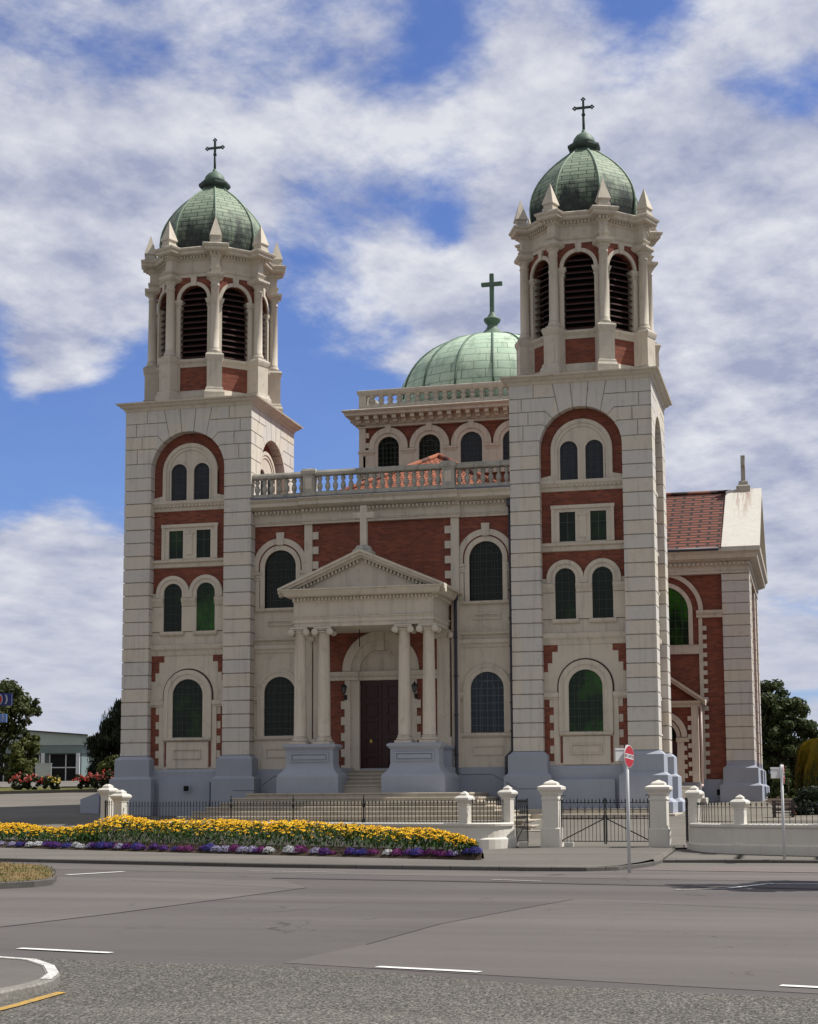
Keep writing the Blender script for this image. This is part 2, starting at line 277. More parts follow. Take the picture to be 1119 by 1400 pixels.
# ------------------------------------------------------------------ mesh builder
class MB:
    def __init__(s, M=None): s.v = []; s.f = []; s.mi = []; s.sm = []; s.uv = {}; s.mats = []; s.M = M or Matrix()
    def mat(s, name):
        if name not in s.mats: s.mats.append(name)
        return s.mats.index(name)
    def V(s, p): s.v.append(tuple(s.M @ Vector(p))); return len(s.v) - 1
    def F(s, idx, m, smooth=False, uv=None):
        s.f.append(tuple(idx)); s.mi.append(s.mat(m)); s.sm.append(smooth)
        if uv: s.uv[len(s.f) - 1] = uv
    def poly(s, pts, m, uv=None): s.F([s.V(p) for p in pts], m, False, uv)
    def box(s, x0, x1, y0, y1, z0, z1, m):
        a = [s.V(p) for p in ((x0, y0, z0), (x1, y0, z0), (x1, y1, z0), (x0, y1, z0), (x0, y0, z1), (x1, y0, z1), (x1, y1, z1), (x0, y1, z1))]
        for q in ((3, 2, 1, 0), (4, 5, 6, 7), (0, 1, 5, 4), (1, 2, 6, 5), (2, 3, 7, 6), (3, 0, 4, 7)): s.F([a[i] for i in q], m)
    def bbox(s, x0, x1, y0, y1, z0, z1, m, b=.015):   # box with softened edges
        s.cornice([(x0, y0), (x1, y0), (x1, y1), (x0, y1)], [(-b, z0), (0, z0 + b), (0, z1 - b), (-b, z1)], m, True)
    def xz(s, pts, y0, y1, m, back=True):  # polygon in x,z (counter-clockwise seen from the front) extruded y0 -> y1
        a = [s.V((x, y0, z)) for x, z in pts]; b = [s.V((x, y1, z)) for x, z in pts]; n = len(pts)
        s.F(a, m)
        if back: s.F(b[::-1], m)
        for i in range(n): s.F((a[i], b[i], b[(i + 1) % n], a[(i + 1) % n]), m)
    def yz(s, pts, x0, x1, m):
        a = [s.V((x0, y, z)) for y, z in pts]; b = [s.V((x1, y, z)) for y, z in pts]; n = len(pts)
        s.F(a, m); s.F(b[::-1], m)
        for i in range(n): s.F((a[i], b[i], b[(i + 1) % n], a[(i + 1) % n]), m)
    def arc(s, cx, zs, r, n, zb=None, a0=180, a1=0):
        pts = [(cx + r * cos(radians(a0 + (a1 - a0) * i / n)), zs + r * sin(radians(a0 + (a1 - a0) * i / n))) for i in range(n + 1)]
        if zb is not None and zb < zs: pts = [(cx - r, zb)] + pts + [(cx + r, zb)]
        return pts
    def ring(s, cx, zs, r0, r1, y0, y1, m, zb=None, n=22, steps=None):
        """arched moulding between radii r0 and r1, front y0, back y1"""
        pi_, po = s.arc(cx, zs, r0, n, zb), s.arc(cx, zs, r1, n, zb); k = len(pi_)
        A = [s.V((x, y0, z)) for x, z in pi_]; B = [s.V((x, y0, z)) for x, z in po]
        A2 = [s.V((x, y1, z)) for x, z in pi_]; B2 = [s.V((x, y1, z)) for x, z in po]
        for i in range(k - 1):
            s.F((A[i], A[i + 1], B[i + 1], B[i]), m); s.F((A2[i], A2[i + 1], A[i + 1], A[i]), m); s.F((B[i], B[i + 1], B2[i + 1], B2[i]), m)
        s.F((A[0], B[0], B2[0], A2[0]), m); s.F((B[-1], A[-1], A2[-1], B2[-1]), m)
    def spandrel(s, x0, x1, z1, cx, r, zs, y0, y1, m, n=22):
        """wall above the springing line with a round-headed opening cut in it"""
        ar = s.arc(cx, zs, r, n)
        A = [s.V((x, y0, z)) for x, z in ar]; T = [s.V((x, y0, z1)) for x, z in ar]; A2 = [s.V((x, y1, z)) for x, z in ar]
        for i in range(n): s.F((A[i], A[i + 1], T[i + 1], T[i]), m); s.F((A2[i], A2[i + 1], A[i + 1], A[i]), m)
        for a, b in ((x0, cx - r), (cx + r, x1)):
            if b - a > 1e-4: s.box(a, b, y0, y1, zs, z1, m)
    def pane(s, cx, zs, r, zb, y, m, th=.02, n=18): s.xz(s.arc(cx, zs, r, n, zb)[::-1], y, y + th, m)
    def leads(s, cx, zs, r, zb, y, nx, dz, m='lead_line', w=.012, arch=None):
        for i in range(1, nx):
            x = cx - r + 2 * r * i / nx; dx = abs(x - cx); top = zs + (sqrt(max(0, r * r - dx * dx)) if zs is not None else 0)
            s.box(x - w / 2, x + w / 2, y - .012, y + .004, zb, top, m)
        z = zb + dz
        while z < zs + r - .08:
            hw = r if z <= zs else sqrt(max(0, r * r - (z - zs) ** 2))
            s.box(cx - hw, cx + hw, y - .010, y + .004, z - w / 2, z + w / 2, m); z += dz
        if arch: s.ring(cx, zs, arch - w / 2, arch + w / 2, y - .014, y, m, zb, 14)
    def cornice(s, loop, prof, m, cap=False, smooth=False, capm=None):
        """profile (out, z) swept round a closed plan loop (counter-clockwise), mitred"""
        n = len(loop); nr = []
        for i in range(n):
            a, b = loop[i], loop[(i + 1) % n]; dx, dy = b[0] - a[0], b[1] - a[1]; L = hypot(dx, dy); nr.append((dy / L, -dx / L))
        rows = []
        for o, z in prof:
            row = []
            for i in range(n):
                n1, n2 = nr[i - 1], nr[i]; k = 1 + n1[0] * n2[0] + n1[1] * n2[1]
                row.append(s.V((loop[i][0] + (n1[0] + n2[0]) / k * o, loop[i][1] + (n1[1] + n2[1]) / k * o, z)))
            rows.append(row)
        for a, b in zip(rows, rows[1:]):
            for i in range(n): s.F((a[i], a[(i + 1) % n], b[(i + 1) % n], b[i]), m, smooth)
        if cap: s.F(rows[0][::-1], m); s.F(rows[-1], capm or m)
    def lathe(s, prof, seg, cx, cy, m, smooth=True, a0=0.0, uvs=None, cap=True, xs=1, ys=1):
        rows = []; ln = 0; acc = [0]
        for a, b in zip(prof, prof[1:]): ln += hypot(b[0] - a[0], b[1] - a[1]); acc.append(ln)
        for r, z in prof: rows.append([s.V((cx + xs * r * cos(a0 + 2 * pi * i / seg), cy + ys * r * sin(a0 + 2 * pi * i / seg), z)) for i in range(seg)])
        for k in range(len(prof) - 1):
            for i in range(seg):
                j = (i + 1) % seg; uv = None
                if uvs:
                    w0 = prof[k][0] * pi / seg; w1 = prof[k + 1][0] * pi / seg; c = i * uvs
                    uv = ((c - w0, acc[k]), (c + w0, acc[k]), (c + w1, acc[k + 1]), (c - w1, acc[k + 1]))
                s.F((rows[k][i], rows[k][j], rows[k + 1][j], rows[k + 1][i]), m, smooth, uv)
        if cap:
            if prof[0][0] > 1e-4: s.F(rows[0][::-1], m)
            if prof[-1][0] > 1e-4: s.F(rows[-1], m)
    def tube(s, pts, r, m, seg=8, r2=None, smooth=True):
        pts = [Vector(p) for p in pts]; rows = []; n = len(pts)
        for i, p in enumerate(pts):
            d = (pts[min(i + 1, n - 1)] - pts[max(i - 1, 0)]).normalized(); a = d.orthogonal().normalized() if i == 0 else (a - d * a.dot(d)).normalized()
            b = d.cross(a); rr = r if r2 is None else r + (r2 - r) * i / (n - 1)
            rows.append([s.V(p + (a * cos(2 * pi * k / seg) + b * sin(2 * pi * k / seg)) * rr) for k in range(seg)])
        for q, w in zip(rows, rows[1:]):
            for k in range(seg): s.F((q[k], q[(k + 1) % seg], w[(k + 1) % seg], w[k]), m, smooth)
        s.F(rows[0][::-1], m); s.F(rows[-1], m)
    def bar(s, a, b, w, h, m):  # square bar between two points
        a, b = Vector(a), Vector(b); d = (b - a).normalized(); up = Vector((0, 0, 1)) if abs(d.z) < .9 else Vector((0, 1, 0))
        x = d.cross(up).normalized() * w / 2; y = x.cross(d).normalized() * h / 2
        q = [s.V(p + i * x + j * y) for p in (a, b) for i, j in ((-1, -1), (1, -1), (1, 1), (-1, 1))]
        for f in ((3, 2, 1, 0), (4, 5, 6, 7), (0, 1, 5, 4), (1, 2, 6, 5), (2, 3, 7, 6), (3, 0, 4, 7)): s.F([q[i] for i in f], m)
    def build(s, name, parent=None, loc=None):
        me = bpy.data.meshes.new(name); me.from_pydata(s.v, [], s.f)
        for n in s.mats: me.materials.append(MATS[n])
        me.polygons.foreach_set('material_index', s.mi); me.polygons.foreach_set('use_smooth', s.sm)
        if s.uv:
            ul = me.uv_layers.new(name='UVMap')
            for fi, uvs in s.uv.items():
                for k, li in enumerate(me.polygons[fi].loop_indices): ul.data[li].uv = uvs[k]
        me.update()
        bm = bmesh.new(); bm.from_mesh(me); bmesh.ops.recalc_face_normals(bm, faces=bm.faces); bm.to_mesh(me); bm.free()
        o = bpy.data.objects.new(name, me); C.objects.link(o)
        if parent: attach(o, parent)
        return o
WL = {}
def wloc(o):
    v = Vector(o.location)
    while o.parent: o = o.parent; v += Vector(o.location)
    return v
def attach(o, parent):
    """child meshes are written in the frame of the whole thing; the empty's offset is taken out here"""
    o.parent = parent
    if parent.get('offset'): o.location = -Vector(parent['offset'])
def empty(name, loc=(0, 0, 0), rz=0, label=None, cat=None, group=None):
    o = bpy.data.objects.new(name, None); C.objects.link(o); o.location = loc; o.rotation_euler = (0, 0, rz); o.empty_display_size = .3
    tag(o, label, cat, group); return o
def tag(o, label=None, cat=None, group=None, kind=None):
    for k, v in (('label', label), ('category', cat), ('group', group), ('kind', kind)):
        if v: o[k] = v
    return o
def copy_tree(o, parent=None):
    c = o.copy(); C.objects.link(c)
    if parent: c.parent = parent
    for ch in list(o.children): copy_tree(ch, c)
    return c
def structure(name, mb): return tag(mb.build(name), kind='structure')
def rect(x0, x1, y0, y1): return [(x0, y0), (x1, y0), (x1, y1), (x0, y1)]
def RZ(deg): return Matrix.Rotation(radians(deg), 4, 'Z')

# ------------------------------------------------------------------ ground heights
def lerp(a, b, t): return a + (b - a) * t
def sst(a, b, x):
    t = max(0, min(1, (x - a) / (b - a))); return t * t * (3 - 2 * t)
def pl(x, pts):
    if x <= pts[0][0]: return pts[0][1]
    for (a, va), (b, vb) in zip(pts, pts[1:]):
        if x <= b: return lerp(va, vb, (x - a) / (b - a))
    return pts[-1][1]
def t_of(x, y): return (x - 3.41) * .2436 + (y + 15.37) * .970
def path_z(x, y): return max(.02, .09 + .0205 * max(0, t_of(x, y)) - .05 * sst(20.5, 24, x))
YW = [(-80, 22.4), (2.0, -6.0), (3.4, -7.4), (15.5, -11.0), (16.6, -10.15), (17.6, -9.9), (21.9, -9.9), (23.2, -11.6), (25.19, -12.5), (90, -41)]
def wall_y(x): return pl(x, YW)
def court_z(x, y):
    yw = wall_y(x); pz = path_z(x, yw)
    zw = pl(x, [(0.5, pz), (2.6, .80), (15.3, .84), (16.3, .285), (22.2, .25), (23.6, .72), (60, .8)])
    zp = pl(x, [(-4, 1.08), (8, 1.0), (17.5, .93), (22, 1.08), (40, 1.15)])
    if x < -1:
        zp = 1.08
    ye = -1.5 if x > -2 else lerp(-1.5, 3.0, sst(-2, -10, x))
    ye = max(ye, yw + 3.0)
    z = lerp(zw, zp, sst(0, 1, (y - yw) / (ye - yw)) if y < ye else 1)
    if y > -1.5:
        lf = 1 - sst(-3, 3, x)
        z += lf * (.078 * min(max(0, y + 1.5), 12.0) + .028 * max(0, y - 10.5)) + (1 - lf) * (.021 * max(0, y + 1.5))
    return z

# ------------------------------------------------------------------ basilica
W2, ZB = 2.546, 3.277
basilica = empty('basilica', (0, 0, 0), 0, 'brick and cream stone basilica with two belfry towers and green copper domes', 'church')

def course_profile(z0, z1, h=.5027, c=.022, d=.05):
    prof = []; z = z0
    while z < z1 - .02:
        zt = min(z + h, z1); prof += [(-d, z + .004), (0, z + c), (0, zt - c), (-d, zt - .004)]; z = zt
    return prof
PLINTH = [(.30, .3), (.30, 2.42), (.165, 2.52), (.16, 3.14), (0, 3.277)]

def build_tower():
    # local frame: origin on the tower's axis, front towards -y, z is world height
    b = MB()
    b.box(-2.15, 2.15, -2.15, 2.15, .4, 16.5, 'brick')
    for sx in (-1, 1):
        for sy in (-1, 1):
            x0, x1 = sorted((sx * 1.48, sx * W2)); y0, y1 = sorted((sy * 1.48, sy * W2))
            b.cornice(rect(x0, x1, y0, y1), course_profile(ZB, 13.834), 'stone_block', True)
    # top stage: voussoirs and coursed blocks round an arch on each face
    ZS = 14.06; R = 1.48; CZ = [13.834, 14.36, 14.93, 15.42, 15.92, 16.42]
    an = [0, 11, 33, 48, 59.5]
    for k in range(4):
        b.M = RZ(90 * k) @ Matrix.Diagonal((1, 1, 1, 1)); g = .017; WX = W2 if k % 2 == 0 else W2 - .004; WY = -W2 if k % 2 == 0 else -W2 + .004
        b.box(-2.52, -1.5, -2.52, -1.5, 13.834, 16.42, 'stone_dirty')
        b.spandrel(-1.53, 1.53, 16.42, 0, 1.50, ZS, -2.515, -2.10, 'stone_dirty')
        for sx in (-1, 1):
            A = [(R * cos(radians(a)), ZS + R * sin(radians(a))) for a in an]
            for i in range(4):
                z0, z1 = CZ[i] + g, CZ[i + 1] - g
                if i == 0: z0 = CZ[0]
                a0, a1 = an[i], an[i + 1]
                inner = [(R * cos(radians(lerp(a0, a1, q / 5)) + 0), ZS + R * sin(radians(lerp(a0, a1, q / 5)))) for q in range(6)]
                def knuckle(a, z): r = max((z - ZS) / sin(radians(a)), R) if a > 1 else R; return (r * cos(radians(a)), z)
                k0 = knuckle(a0, CZ[i]) if i else (R, z0); k1 = knuckle(a1, CZ[i + 1]) if i < 3 else (.875, CZ[4])
                vj = [None, 2.05, 1.86, 2.10][i] if k % 2 == 0 else [2.0, None, 2.12, 1.8][i]
                vj = vj if vj and vj > max(k0[0], k1[0]) + .08 else None
                xo = vj if vj else WX
                pts = [(xo - (g if vj else 0), z0)] + [(k0[0], z0)] + [(x, z + (g if j == 0 else -g if j == 5 else 0)) for j, (x, z) in enumerate(inner)] + [(k1[0], z1), (xo - (g if vj else 0), z1)]
                pts = [(sx * x, z) for x, z in pts]
                if sx > 0: pts = pts[::-1]
                b.xz(pts, WY, -2.14, 'stone_block')
                if vj:
                    q = sorted((sx * (vj + g), sx * WX)); b.box(q[0], q[1], WY, -2.45, z0, z1, 'stone_block')
            # top course: corner block and its neighbour, then two tall voussoirs either side of the keystone
            z0, z1 = CZ[4] + g, CZ[5]; q = sorted((sx * (1.66 + g), sx * WX)); b.box(q[0], q[1], WY, -2.45, z0, z1, 'stone_block')
            for pts, yy in (([(.868 + g, z0), (1.66 - g, z0), (1.66 - g, z1), (.965 + g, z1)], -2.45),
                            ([(.24 + g, 15.521), (.50, 15.453), (.75 - g, 15.345), (.965 - g, z1), (.33 + g, z1)], -2.14)):
                pts = [(sx * x, z) for x, z in pts]; b.xz(pts if sx > 0 else pts[::-1], WY - .001, yy, 'stone_block')
        b.xz([(-.24 + g, 15.522), (0, ZS + R - .004), (.24 - g, 15.522), (.33 - g, 16.42), (-.33 + g, 16.42)], WY - .003, -2.14, 'stone_block')
        b.M = Matrix()
    t = b.build('bell_tower', basilica)
    # plinths of the four corner piers and the recess between
    b = MB()
    for sx in (-1, 1):
        for sy in (-1, 1):
            x0, x1 = sorted((sx * 1.48, sx * W2)); y0, y1 = sorted((sy * 1.48, sy * W2))
            b.cornice(rect(x0, x1, y0, y1), PLINTH, 'plinth_paint', True)
            xa, xb = sorted((sx * 2.5, sx * (W2 + .30)))
            b.cornice(rect(xa, xb, y0 - .3, y1 + .3), [(.16, .3), (.16, 1.50), (0, 1.64)], 'plinth_paint', True)
    b.cornice(rect(-2.25, 2.25, -2.25, 2.25), [(.10, .3), (.10, 2.70), (.02, 2.78)], 'plinth_paint', True)
    b.box(-1.0, 1.0, -2.52, -2.2, .3, 2.30, 'plinth_paint')
    b.build('plinth', t)
    b = MB(); b.cornice(rect(-W2, W2, -W2, W2), [(-.1, 16.40), (.02, 16.41), (.05, 16.47), (.06, 16.50), (.16, 16.56), (.20, 16.62), (.29, 16.66), (.305, 16.715), (.2, 16.74), (-.3, 16.78)], 'stone_cream', True, False, 'stone_dirty')
    b.build('cornice', t)
    # ---- the recessed bay, seen on the front and on the sides
    FY = -W2
    def faces(name, mb, sides=(0, 1, 3)):
        o = mb.build(name, t)
        for k in sides[1:]:
            c = o.copy(); C.objects.link(c); c.parent = t; c.rotation_euler = (0, 0, radians(90 * k))
        return o
    b = MB(Matrix.Translation((0, FY, 0))); S = 'stone_cream'
    b.box(-1.48, 1.48, .33, .42, 2.70, 7.06, S)                                     # lower rendered panel
    for sx in (-1, 1):
        def bx(xa, xb, z0, z1, y=.322, m='brick'): q = sorted((sx * xa, sx * xb)); b.box(q[0], q[1], y, .40, z0, z1, m)
        for xa, z0, z1 in ((.97, 6.79, 7.03), (1.17, 6.39, 6.79), (1.33, 6.08, 6.39)): bx(xa, 1.48, z0, z1)
        z = 5.10; i = 0
        while z > 2.95:
            bx((1.29, 1.14)[i % 2], 1.48, max(z - .27, 2.9), z); z -= .27; i += 1
        bx(.845, .925, 2.88, 3.84)
        q = sorted((sx * .96, sx * 1.48)); b.box(q[0], q[1], .24, .33, 5.19, 5.34, S); b.box(q[0], q[1], .28, .33, 5.12, 5.19, S)
        q = sorted((sx * .96, sx * 1.14)); b.box(q[0], q[1], .30, .33, 2.82, 5.12, S)
    faces('wall_panel', b); b = MB(Matrix.Translation((0, FY, 0)))
    b.yz([(.34, 7.02), (.30, 7.04), (.26, 7.20), (.20, 7.28), (.17, 7.44), (.34, 7.47)], -1.48, 1.48, S); faces('string_course', b); b = MB(Matrix.Translation((0, FY, 0)))
    b.yz([(.42, 10.36), (.33, 10.39), (.31, 10.52), (.22, 10.57), (.20, 10.66), (.42, 10.69)], -1.48, 1.48, S); faces('string_course', b); b = MB(Matrix.Translation((0, FY, 0)))
    b.yz([(.42, 12.53), (.34, 12.55), (.33, 12.68), (.27, 12.72), (.20, 12.82), (.19, 12.92), (.42, 12.94)], -1.48, 1.48, S)
    x = -1.42
    while x < 1.43: b.box(x, x + .075, .25, .34, 12.69, 12.78, S); x += .15
    faces('string_course', b)
    # great arched window of the ground stage
    b = MB(Matrix.Translation((0, FY, 0)))
    b.ring(0, 5.54, .945, 1.005, .318, .40, 'timber_dark', 5.3, 24)
    b.ring(0, 5.54, .60, .94, .26, .40, S, 3.92, 24); b.ring(0, 5.54, .78, .945, .235, .40, S, 3.92, 24)
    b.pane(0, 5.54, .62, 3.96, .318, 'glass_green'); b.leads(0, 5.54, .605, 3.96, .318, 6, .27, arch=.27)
    b.yz([(.34, 3.80), (.22, 3.84), (.18, 3.88), (.18, 3.94), (.34, 3.98)], -.93, .93, S)
    b.box(-.83, .83, .27, .36, 2.82, 3.80, S)
    for q in ((-.55, .55, 3.50, 3.54), (-.55, .55, 3.17, 3.21)): b.box(q[0], q[1], .225, .27, q[2], q[3], S)
    for q in ((-.55, -.51), (.51, .55)): b.box(q[0], q[1], .225, .27, 3.21, 3.50, S)
    w1 = faces('great_window', b)
    # pair of arched lights
    b = MB(Matrix.Translation((0, FY, 0)))
    zs = 9.40; b.box(-1.48, 1.48, .345, .42, 7.46, 7.93, S)
    for q0, q1 in ((-1.48, -1.03), (-.29, .29), (1.03, 1.48)):
        b.box(q0, q1, .31, .42, 7.95, 8.88, S); b.box(q0 - .0, q1 + .0, .33, .42, 9.2, zs, S)
        b.yz([(.42, 8.87), (.30, 8.90), (.26, 9.02), (.22, 9.10), (.20, 9.20), (.42, 9.22)], q0, q1, S)
    for cx in (-.66, .66):
        b.ring(cx, zs, .37, .655, .30, .42, S, 9.2, 20); b.ring(cx, zs, .52, .66, .265, .42, S, 9.22, 20)
        b.ring(cx, zs, .365, .40, .33, .42, S, 7.95, 20)
        b.pane(cx, zs, .375, 7.92, .372, 'glass_green' if cx < 0 else 'glass_backlit'); b.leads(cx, zs, .37, 7.94, .372, 3, .33, w=.010)
        b.yz([(.36, 7.76), (.26, 7.80), (.23, 7.86), (.22, 7.93), (.38, 7.96)], cx - .47, cx + .47, S)
    faces('arched_window', b)
    # pair of square lights
    b = MB(Matrix.Translation((0, FY, 0)))
    b.box(-1.1, 1.1, .30, .385, 11.78, 11.90, S); b.box(-1.14, 1.14, .25, .385, 11.90, 12.02, S)
    for q in ((-1.1, -.835), (-.262, .272), (.842, 1.1)): b.box(q[0], q[1], .29, .385, 10.68, 11.78, S)
    for q in ((-1.12, -1.0), (1.0, 1.12)): b.box(q[0], q[1], .262, .30, 10.68, 11.90, S)
    b.box(-.12, .13, .262, .29, 10.85, 11.65, S); b.box(-.17, .18, .245, .29, 11.65, 11.72, S)
    for q in ((-.835, -.262), (.272, .842)):
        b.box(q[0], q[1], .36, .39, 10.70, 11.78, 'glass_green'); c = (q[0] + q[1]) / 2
        b.box(c - .012, c + .012, .352, .362, 10.72, 11.78, 'lead_line'); b.box(q[0], q[1], .350, .362, 11.4, 11.42, 'lead_line'); b.box(q[0], q[1], .33, .385, 10.68, 10.72, S)
    faces('square_window', b)
    # belfry stage window: two lights under one arch
    b = MB(Matrix.Translation((0, FY, 0)))
    b.ring(0, 14.03, .96, 1.10, .255, .42, S, 12.93, 28); b.ring(0, 14.03, .84, .965, .285, .42, S, 12.93, 28)
    n = 24; ar = b.arc(0, 14.03, .85, n)
    zz = []
    for x, z in ar:   # tympanum down to the two small arches
        lo = 14.03
        for cx in (-.456, .456):
            if abs(x - cx) < .325: lo = max(lo, 14.03 + sqrt(.325 ** 2 - (x - cx) ** 2))
        zz.append(lo)
    for i in range(n): b.poly([(ar[i][0], .315, zz[i]), (ar[i + 1][0], .315, zz[i + 1]), (ar[i + 1][0], .315, ar[i + 1][1]), (ar[i][0], .315, ar[i][1])], S)
    for cx in (-.456, .456):
        b.ring(cx, 14.03, .32, .40, .285, .42, S, 12.93, 18); b.pane(cx, 14.03, .33, 12.93, .372, 'glass_slate'); b.leads(cx, 14.03, .32, 12.93, .372, 3, .3, w=.010, arch=.16)
    b.box(-.14, .14, .30, .42, 12.93, 14.05, S)
    for q in ((-1.1, -.775), (.775, 1.1)): b.box(q[0], q[1], .31, .42, 12.93, 14.03, S)
    for sx in (-1, 1): pts = [(1.1, 12.93), (1.48, 12.93), (1.48, 13.04), (1.1, 13.12)]; pts = [(sx * x, z) for x, z in pts]; b.xz(pts if sx > 0 else pts[::-1], .26, .42, S)
    faces('twin_window', b)
    build_lantern(t)
    return t

def oct_loop(a, Ro, hw):
    pts = []; s, c = sin(pi / 8), cos(pi / 8); ri = (a - hw * s) / c
    for k in range(8):
        th = -pi / 2 + pi / 8 + k * pi / 4; e = (cos(th), sin(th)); q = (-sin(th), cos(th))
        for r, w in ((ri, -hw), (Ro, -hw), (Ro, hw), (ri, hw)): pts.append((e[0] * r + q[0] * w, e[1] * r + q[1] * w))
    return pts
def octagon(a): return [(a / cos(pi / 8) * cos(-pi / 2 - pi / 8 + k * pi / 4), a / cos(pi / 8) * sin(-pi / 2 - pi / 8 + k * pi / 4)) for k in range(8)]

def build_lantern(t):
    S = 'stone_cream'; b = MB(); A = 2.05; H = A * math.tan(pi / 8)
    for k in range(8):
        b.M = RZ(45 * k)
        b.box(-H, H, -A, -1.75, 16.7, 18.16, 'brick'); b.cornice(rect(-H, H, -A, -1.75), [(.01, 16.7), (.10, 16.72), (.10, 17.04), (.03, 17.22), (0, 17.24)], S, True)
        b.yz([(-1.75, 18.15), (-A - .02, 18.15), (-A - .05, 18.25), (-A - .13, 18.36), (-A - .15, 18.44), (-1.75, 18.47)], -H, H, S)
        for sx in (-1, 1):
            q = sorted((sx * .56, sx * H)); b.box(q[0], q[1], -A, -1.75, 18.45, 20.82, S)
            q = sorted((sx * .545, sx * .76)); b.cornice(rect(q[0], q[1], -A, -1.8), [(0, 20.50), (.02, 20.53), (.02, 20.58), (.0, 20.60), (.03, 20.66), (.06, 20.74), (.07, 20.83), (0, 20.85)], S, True)
            q = sorted((sx * .56, sx * .72)); b.box(q[0], q[1], -A - .03, -A, 18.47, 20.51, S)
        b.spandrel(-H, H, 21.72, 0, .56, 20.82, -A, -1.75, 'brick', 18)
        b.ring(0, 20.82, .56, .70, -A - .06, -A + .02, S, None, 18); b.xz([(-.085, 21.36), (.085, 21.36), (.125, 21.73), (-.125, 21.73)], -A - .09, -A, S)
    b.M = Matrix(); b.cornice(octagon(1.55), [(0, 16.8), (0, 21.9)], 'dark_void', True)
    b.build('lantern_wall', t)
    # one louvred opening, copied round
    b = MB(); z = 18.55
    while z < 21.30:
        hw = .565 if z < 20.83 else sqrt(max(.02, .565 ** 2 - (z - 20.82) ** 2)); hw = max(.08, hw)
        b.poly([(-hw, -1.99, z), (hw, -1.99, z), (hw, -1.72, z + .17), (-hw, -1.72, z + .17)], 'louvre_wood')
        b.poly([(-hw, -1.99, z - .035), (hw, -1.99, z - .035), (hw, -1.99, z), (-hw, -1.99, z)], 'louvre_wood')
        b.poly([(-hw, -1.99, z - .035), (-hw, -1.72, z + .135), (hw, -1.72, z + .135), (hw, -1.99, z - .035)], 'louvre_wood'); z += .232
    b.build('louvre', t); lo = [o for o in t.children if o.name.startswith('louvre')][-1]
    # pedestal, column and obelisk at a corner
    def corner(): return Matrix.Rotation(pi / 8, 4, 'Z')
    b = MB(corner()); b.cornice(rect(-.285, .285, -2.66, -1.95), [(.10, 16.7), (.10, 17.0), (.05, 17.10), (.045, 17.17), (0, 17.21), (0, 18.24), (.02, 18.28), (.05, 18.38), (.065, 18.46), (.03, 18.52), (0, 18.54)], S, True)
    ped = b.build('pedestal', t)
    b = MB(corner()); cy = -2.385
    b.cornice(rect(-.225, .225, cy - .225, cy + .225), [(0, 18.52), (0, 18.60)], S, True)
    b.lathe([(.225, 18.60), (.235, 18.64), (.22, 18.70), (.185, 18.73), (.20, 18.77), (.175, 18.80), (.172, 19.6), (.158, 21.22), (.18, 21.24), (.18, 21.27), (.16, 21.29), (.16, 21.38), (.21, 21.45), (.25, 21.50), (.24, 21.52)], 18, 0, cy, S)
    b.cornice(rect(-.25, .25, cy - .25, cy + .25), [(-.05, 21.50), (.03, 21.56), (.07, 21.62), (.07, 21.70), (0, 21.71)], S, True)
    col = b.build('column', t)
    b = MB(corner()); cy = -2.50
    b.cornice(rect(-.20, .20, cy - .20, cy + .20), [(.02, 22.80), (.02, 22.98), (-.01, 23.00), (-.01, 23.10), (.035, 23.14), (.035, 23.16), (-.178, 23.90), (-.197, 23.97)], S, True)
    obe = b.build('obelisk', t)
    for src in (lo, ped, col, obe):
        for k in range(1, 8):
            c = src.copy(); C.objects.link(c); c.parent = t; c.rotation_euler = (0, 0, radians(45 * k))
    b = MB(); lp = oct_loop(A, 2.52, .165)
    b.cornice(lp, [(-.3, 21.70), (-.01, 21.705), (.0, 21.73), (.0, 21.84), (.03, 21.87), (.06, 21.93), (.06, 21.96), (-.01, 21.98), (-.01, 22.36), (.04, 22.40), (.06, 22.43), (.06, 22.53), (.23, 22.56), (.27, 22.60), (.27, 22.68), (.32, 22.72), (.345, 22.79), (.30, 22.83), (-.1, 22.93)], S, True, False, 'stone_dirty')
    for k in range(8):
        b.M = RZ(45 * k); x = -.52
        while x < .5: b.box(x, x + .065, -A - .15, -A - .05, 22.44, 22.535, S); x += .13
        b.M = RZ(45 * k + 22.5); x = -.20
        while x < .19: b.box(x, x + .065, -2.52 - .15, -2.52 - .05, 22.44, 22.535, S); x += .13
    b.M = Matrix(); b.build('entablature', t)
    dp = [(2.10, 22.90), (2.12, 22.99), (2.06, 23.02), (2.10, 23.30), (2.12, 23.60), (2.085, 23.90), (2.02, 24.16), (1.91, 24.42), (1.76, 24.68), (1.57, 24.94), (1.34, 25.20), (1.08, 25.45), (.80, 25.68), (.52, 25.90)]
    b = MB(); b.lathe(dp, 8, 0, 0, 'copper_tiles', True, -pi / 2 - pi / 8, 2.31)
    # flat facets: one crease at each rib
    for i in range(len(b.sm)): b.sm[i] = False
    d = b.build('dome', t)
    for k in range(8):
        pass
    b = MB()
    for k in range(8):
        th = -pi / 2 + pi / 8 + k * pi / 4
        b.tube([((r + .012) * cos(th), (r + .012) * sin(th), z) for r, z in dp[2:]], .036, 'copper_light', 6)
    b.build('dome_rib', t)
    b = MB(); b.lathe([(.50, 25.86), (.53, 25.98), (.50, 26.0), (.60, 26.06), (.64, 26.12), (.64, 26.20), (.50, 26.24), (.44, 26.26)], 8, 0, 0, 'copper_dark', False, pi / 8)
    b.lathe([(.44, 26.25), (.43, 26.36), (.38, 26.50), (.29, 26.62), (.16, 26.71), (.09, 26.76), (.085, 26.82), (.05, 26.86)], 20, 0, 0, 'copper_plain')
    b.build('dome_cap', t)
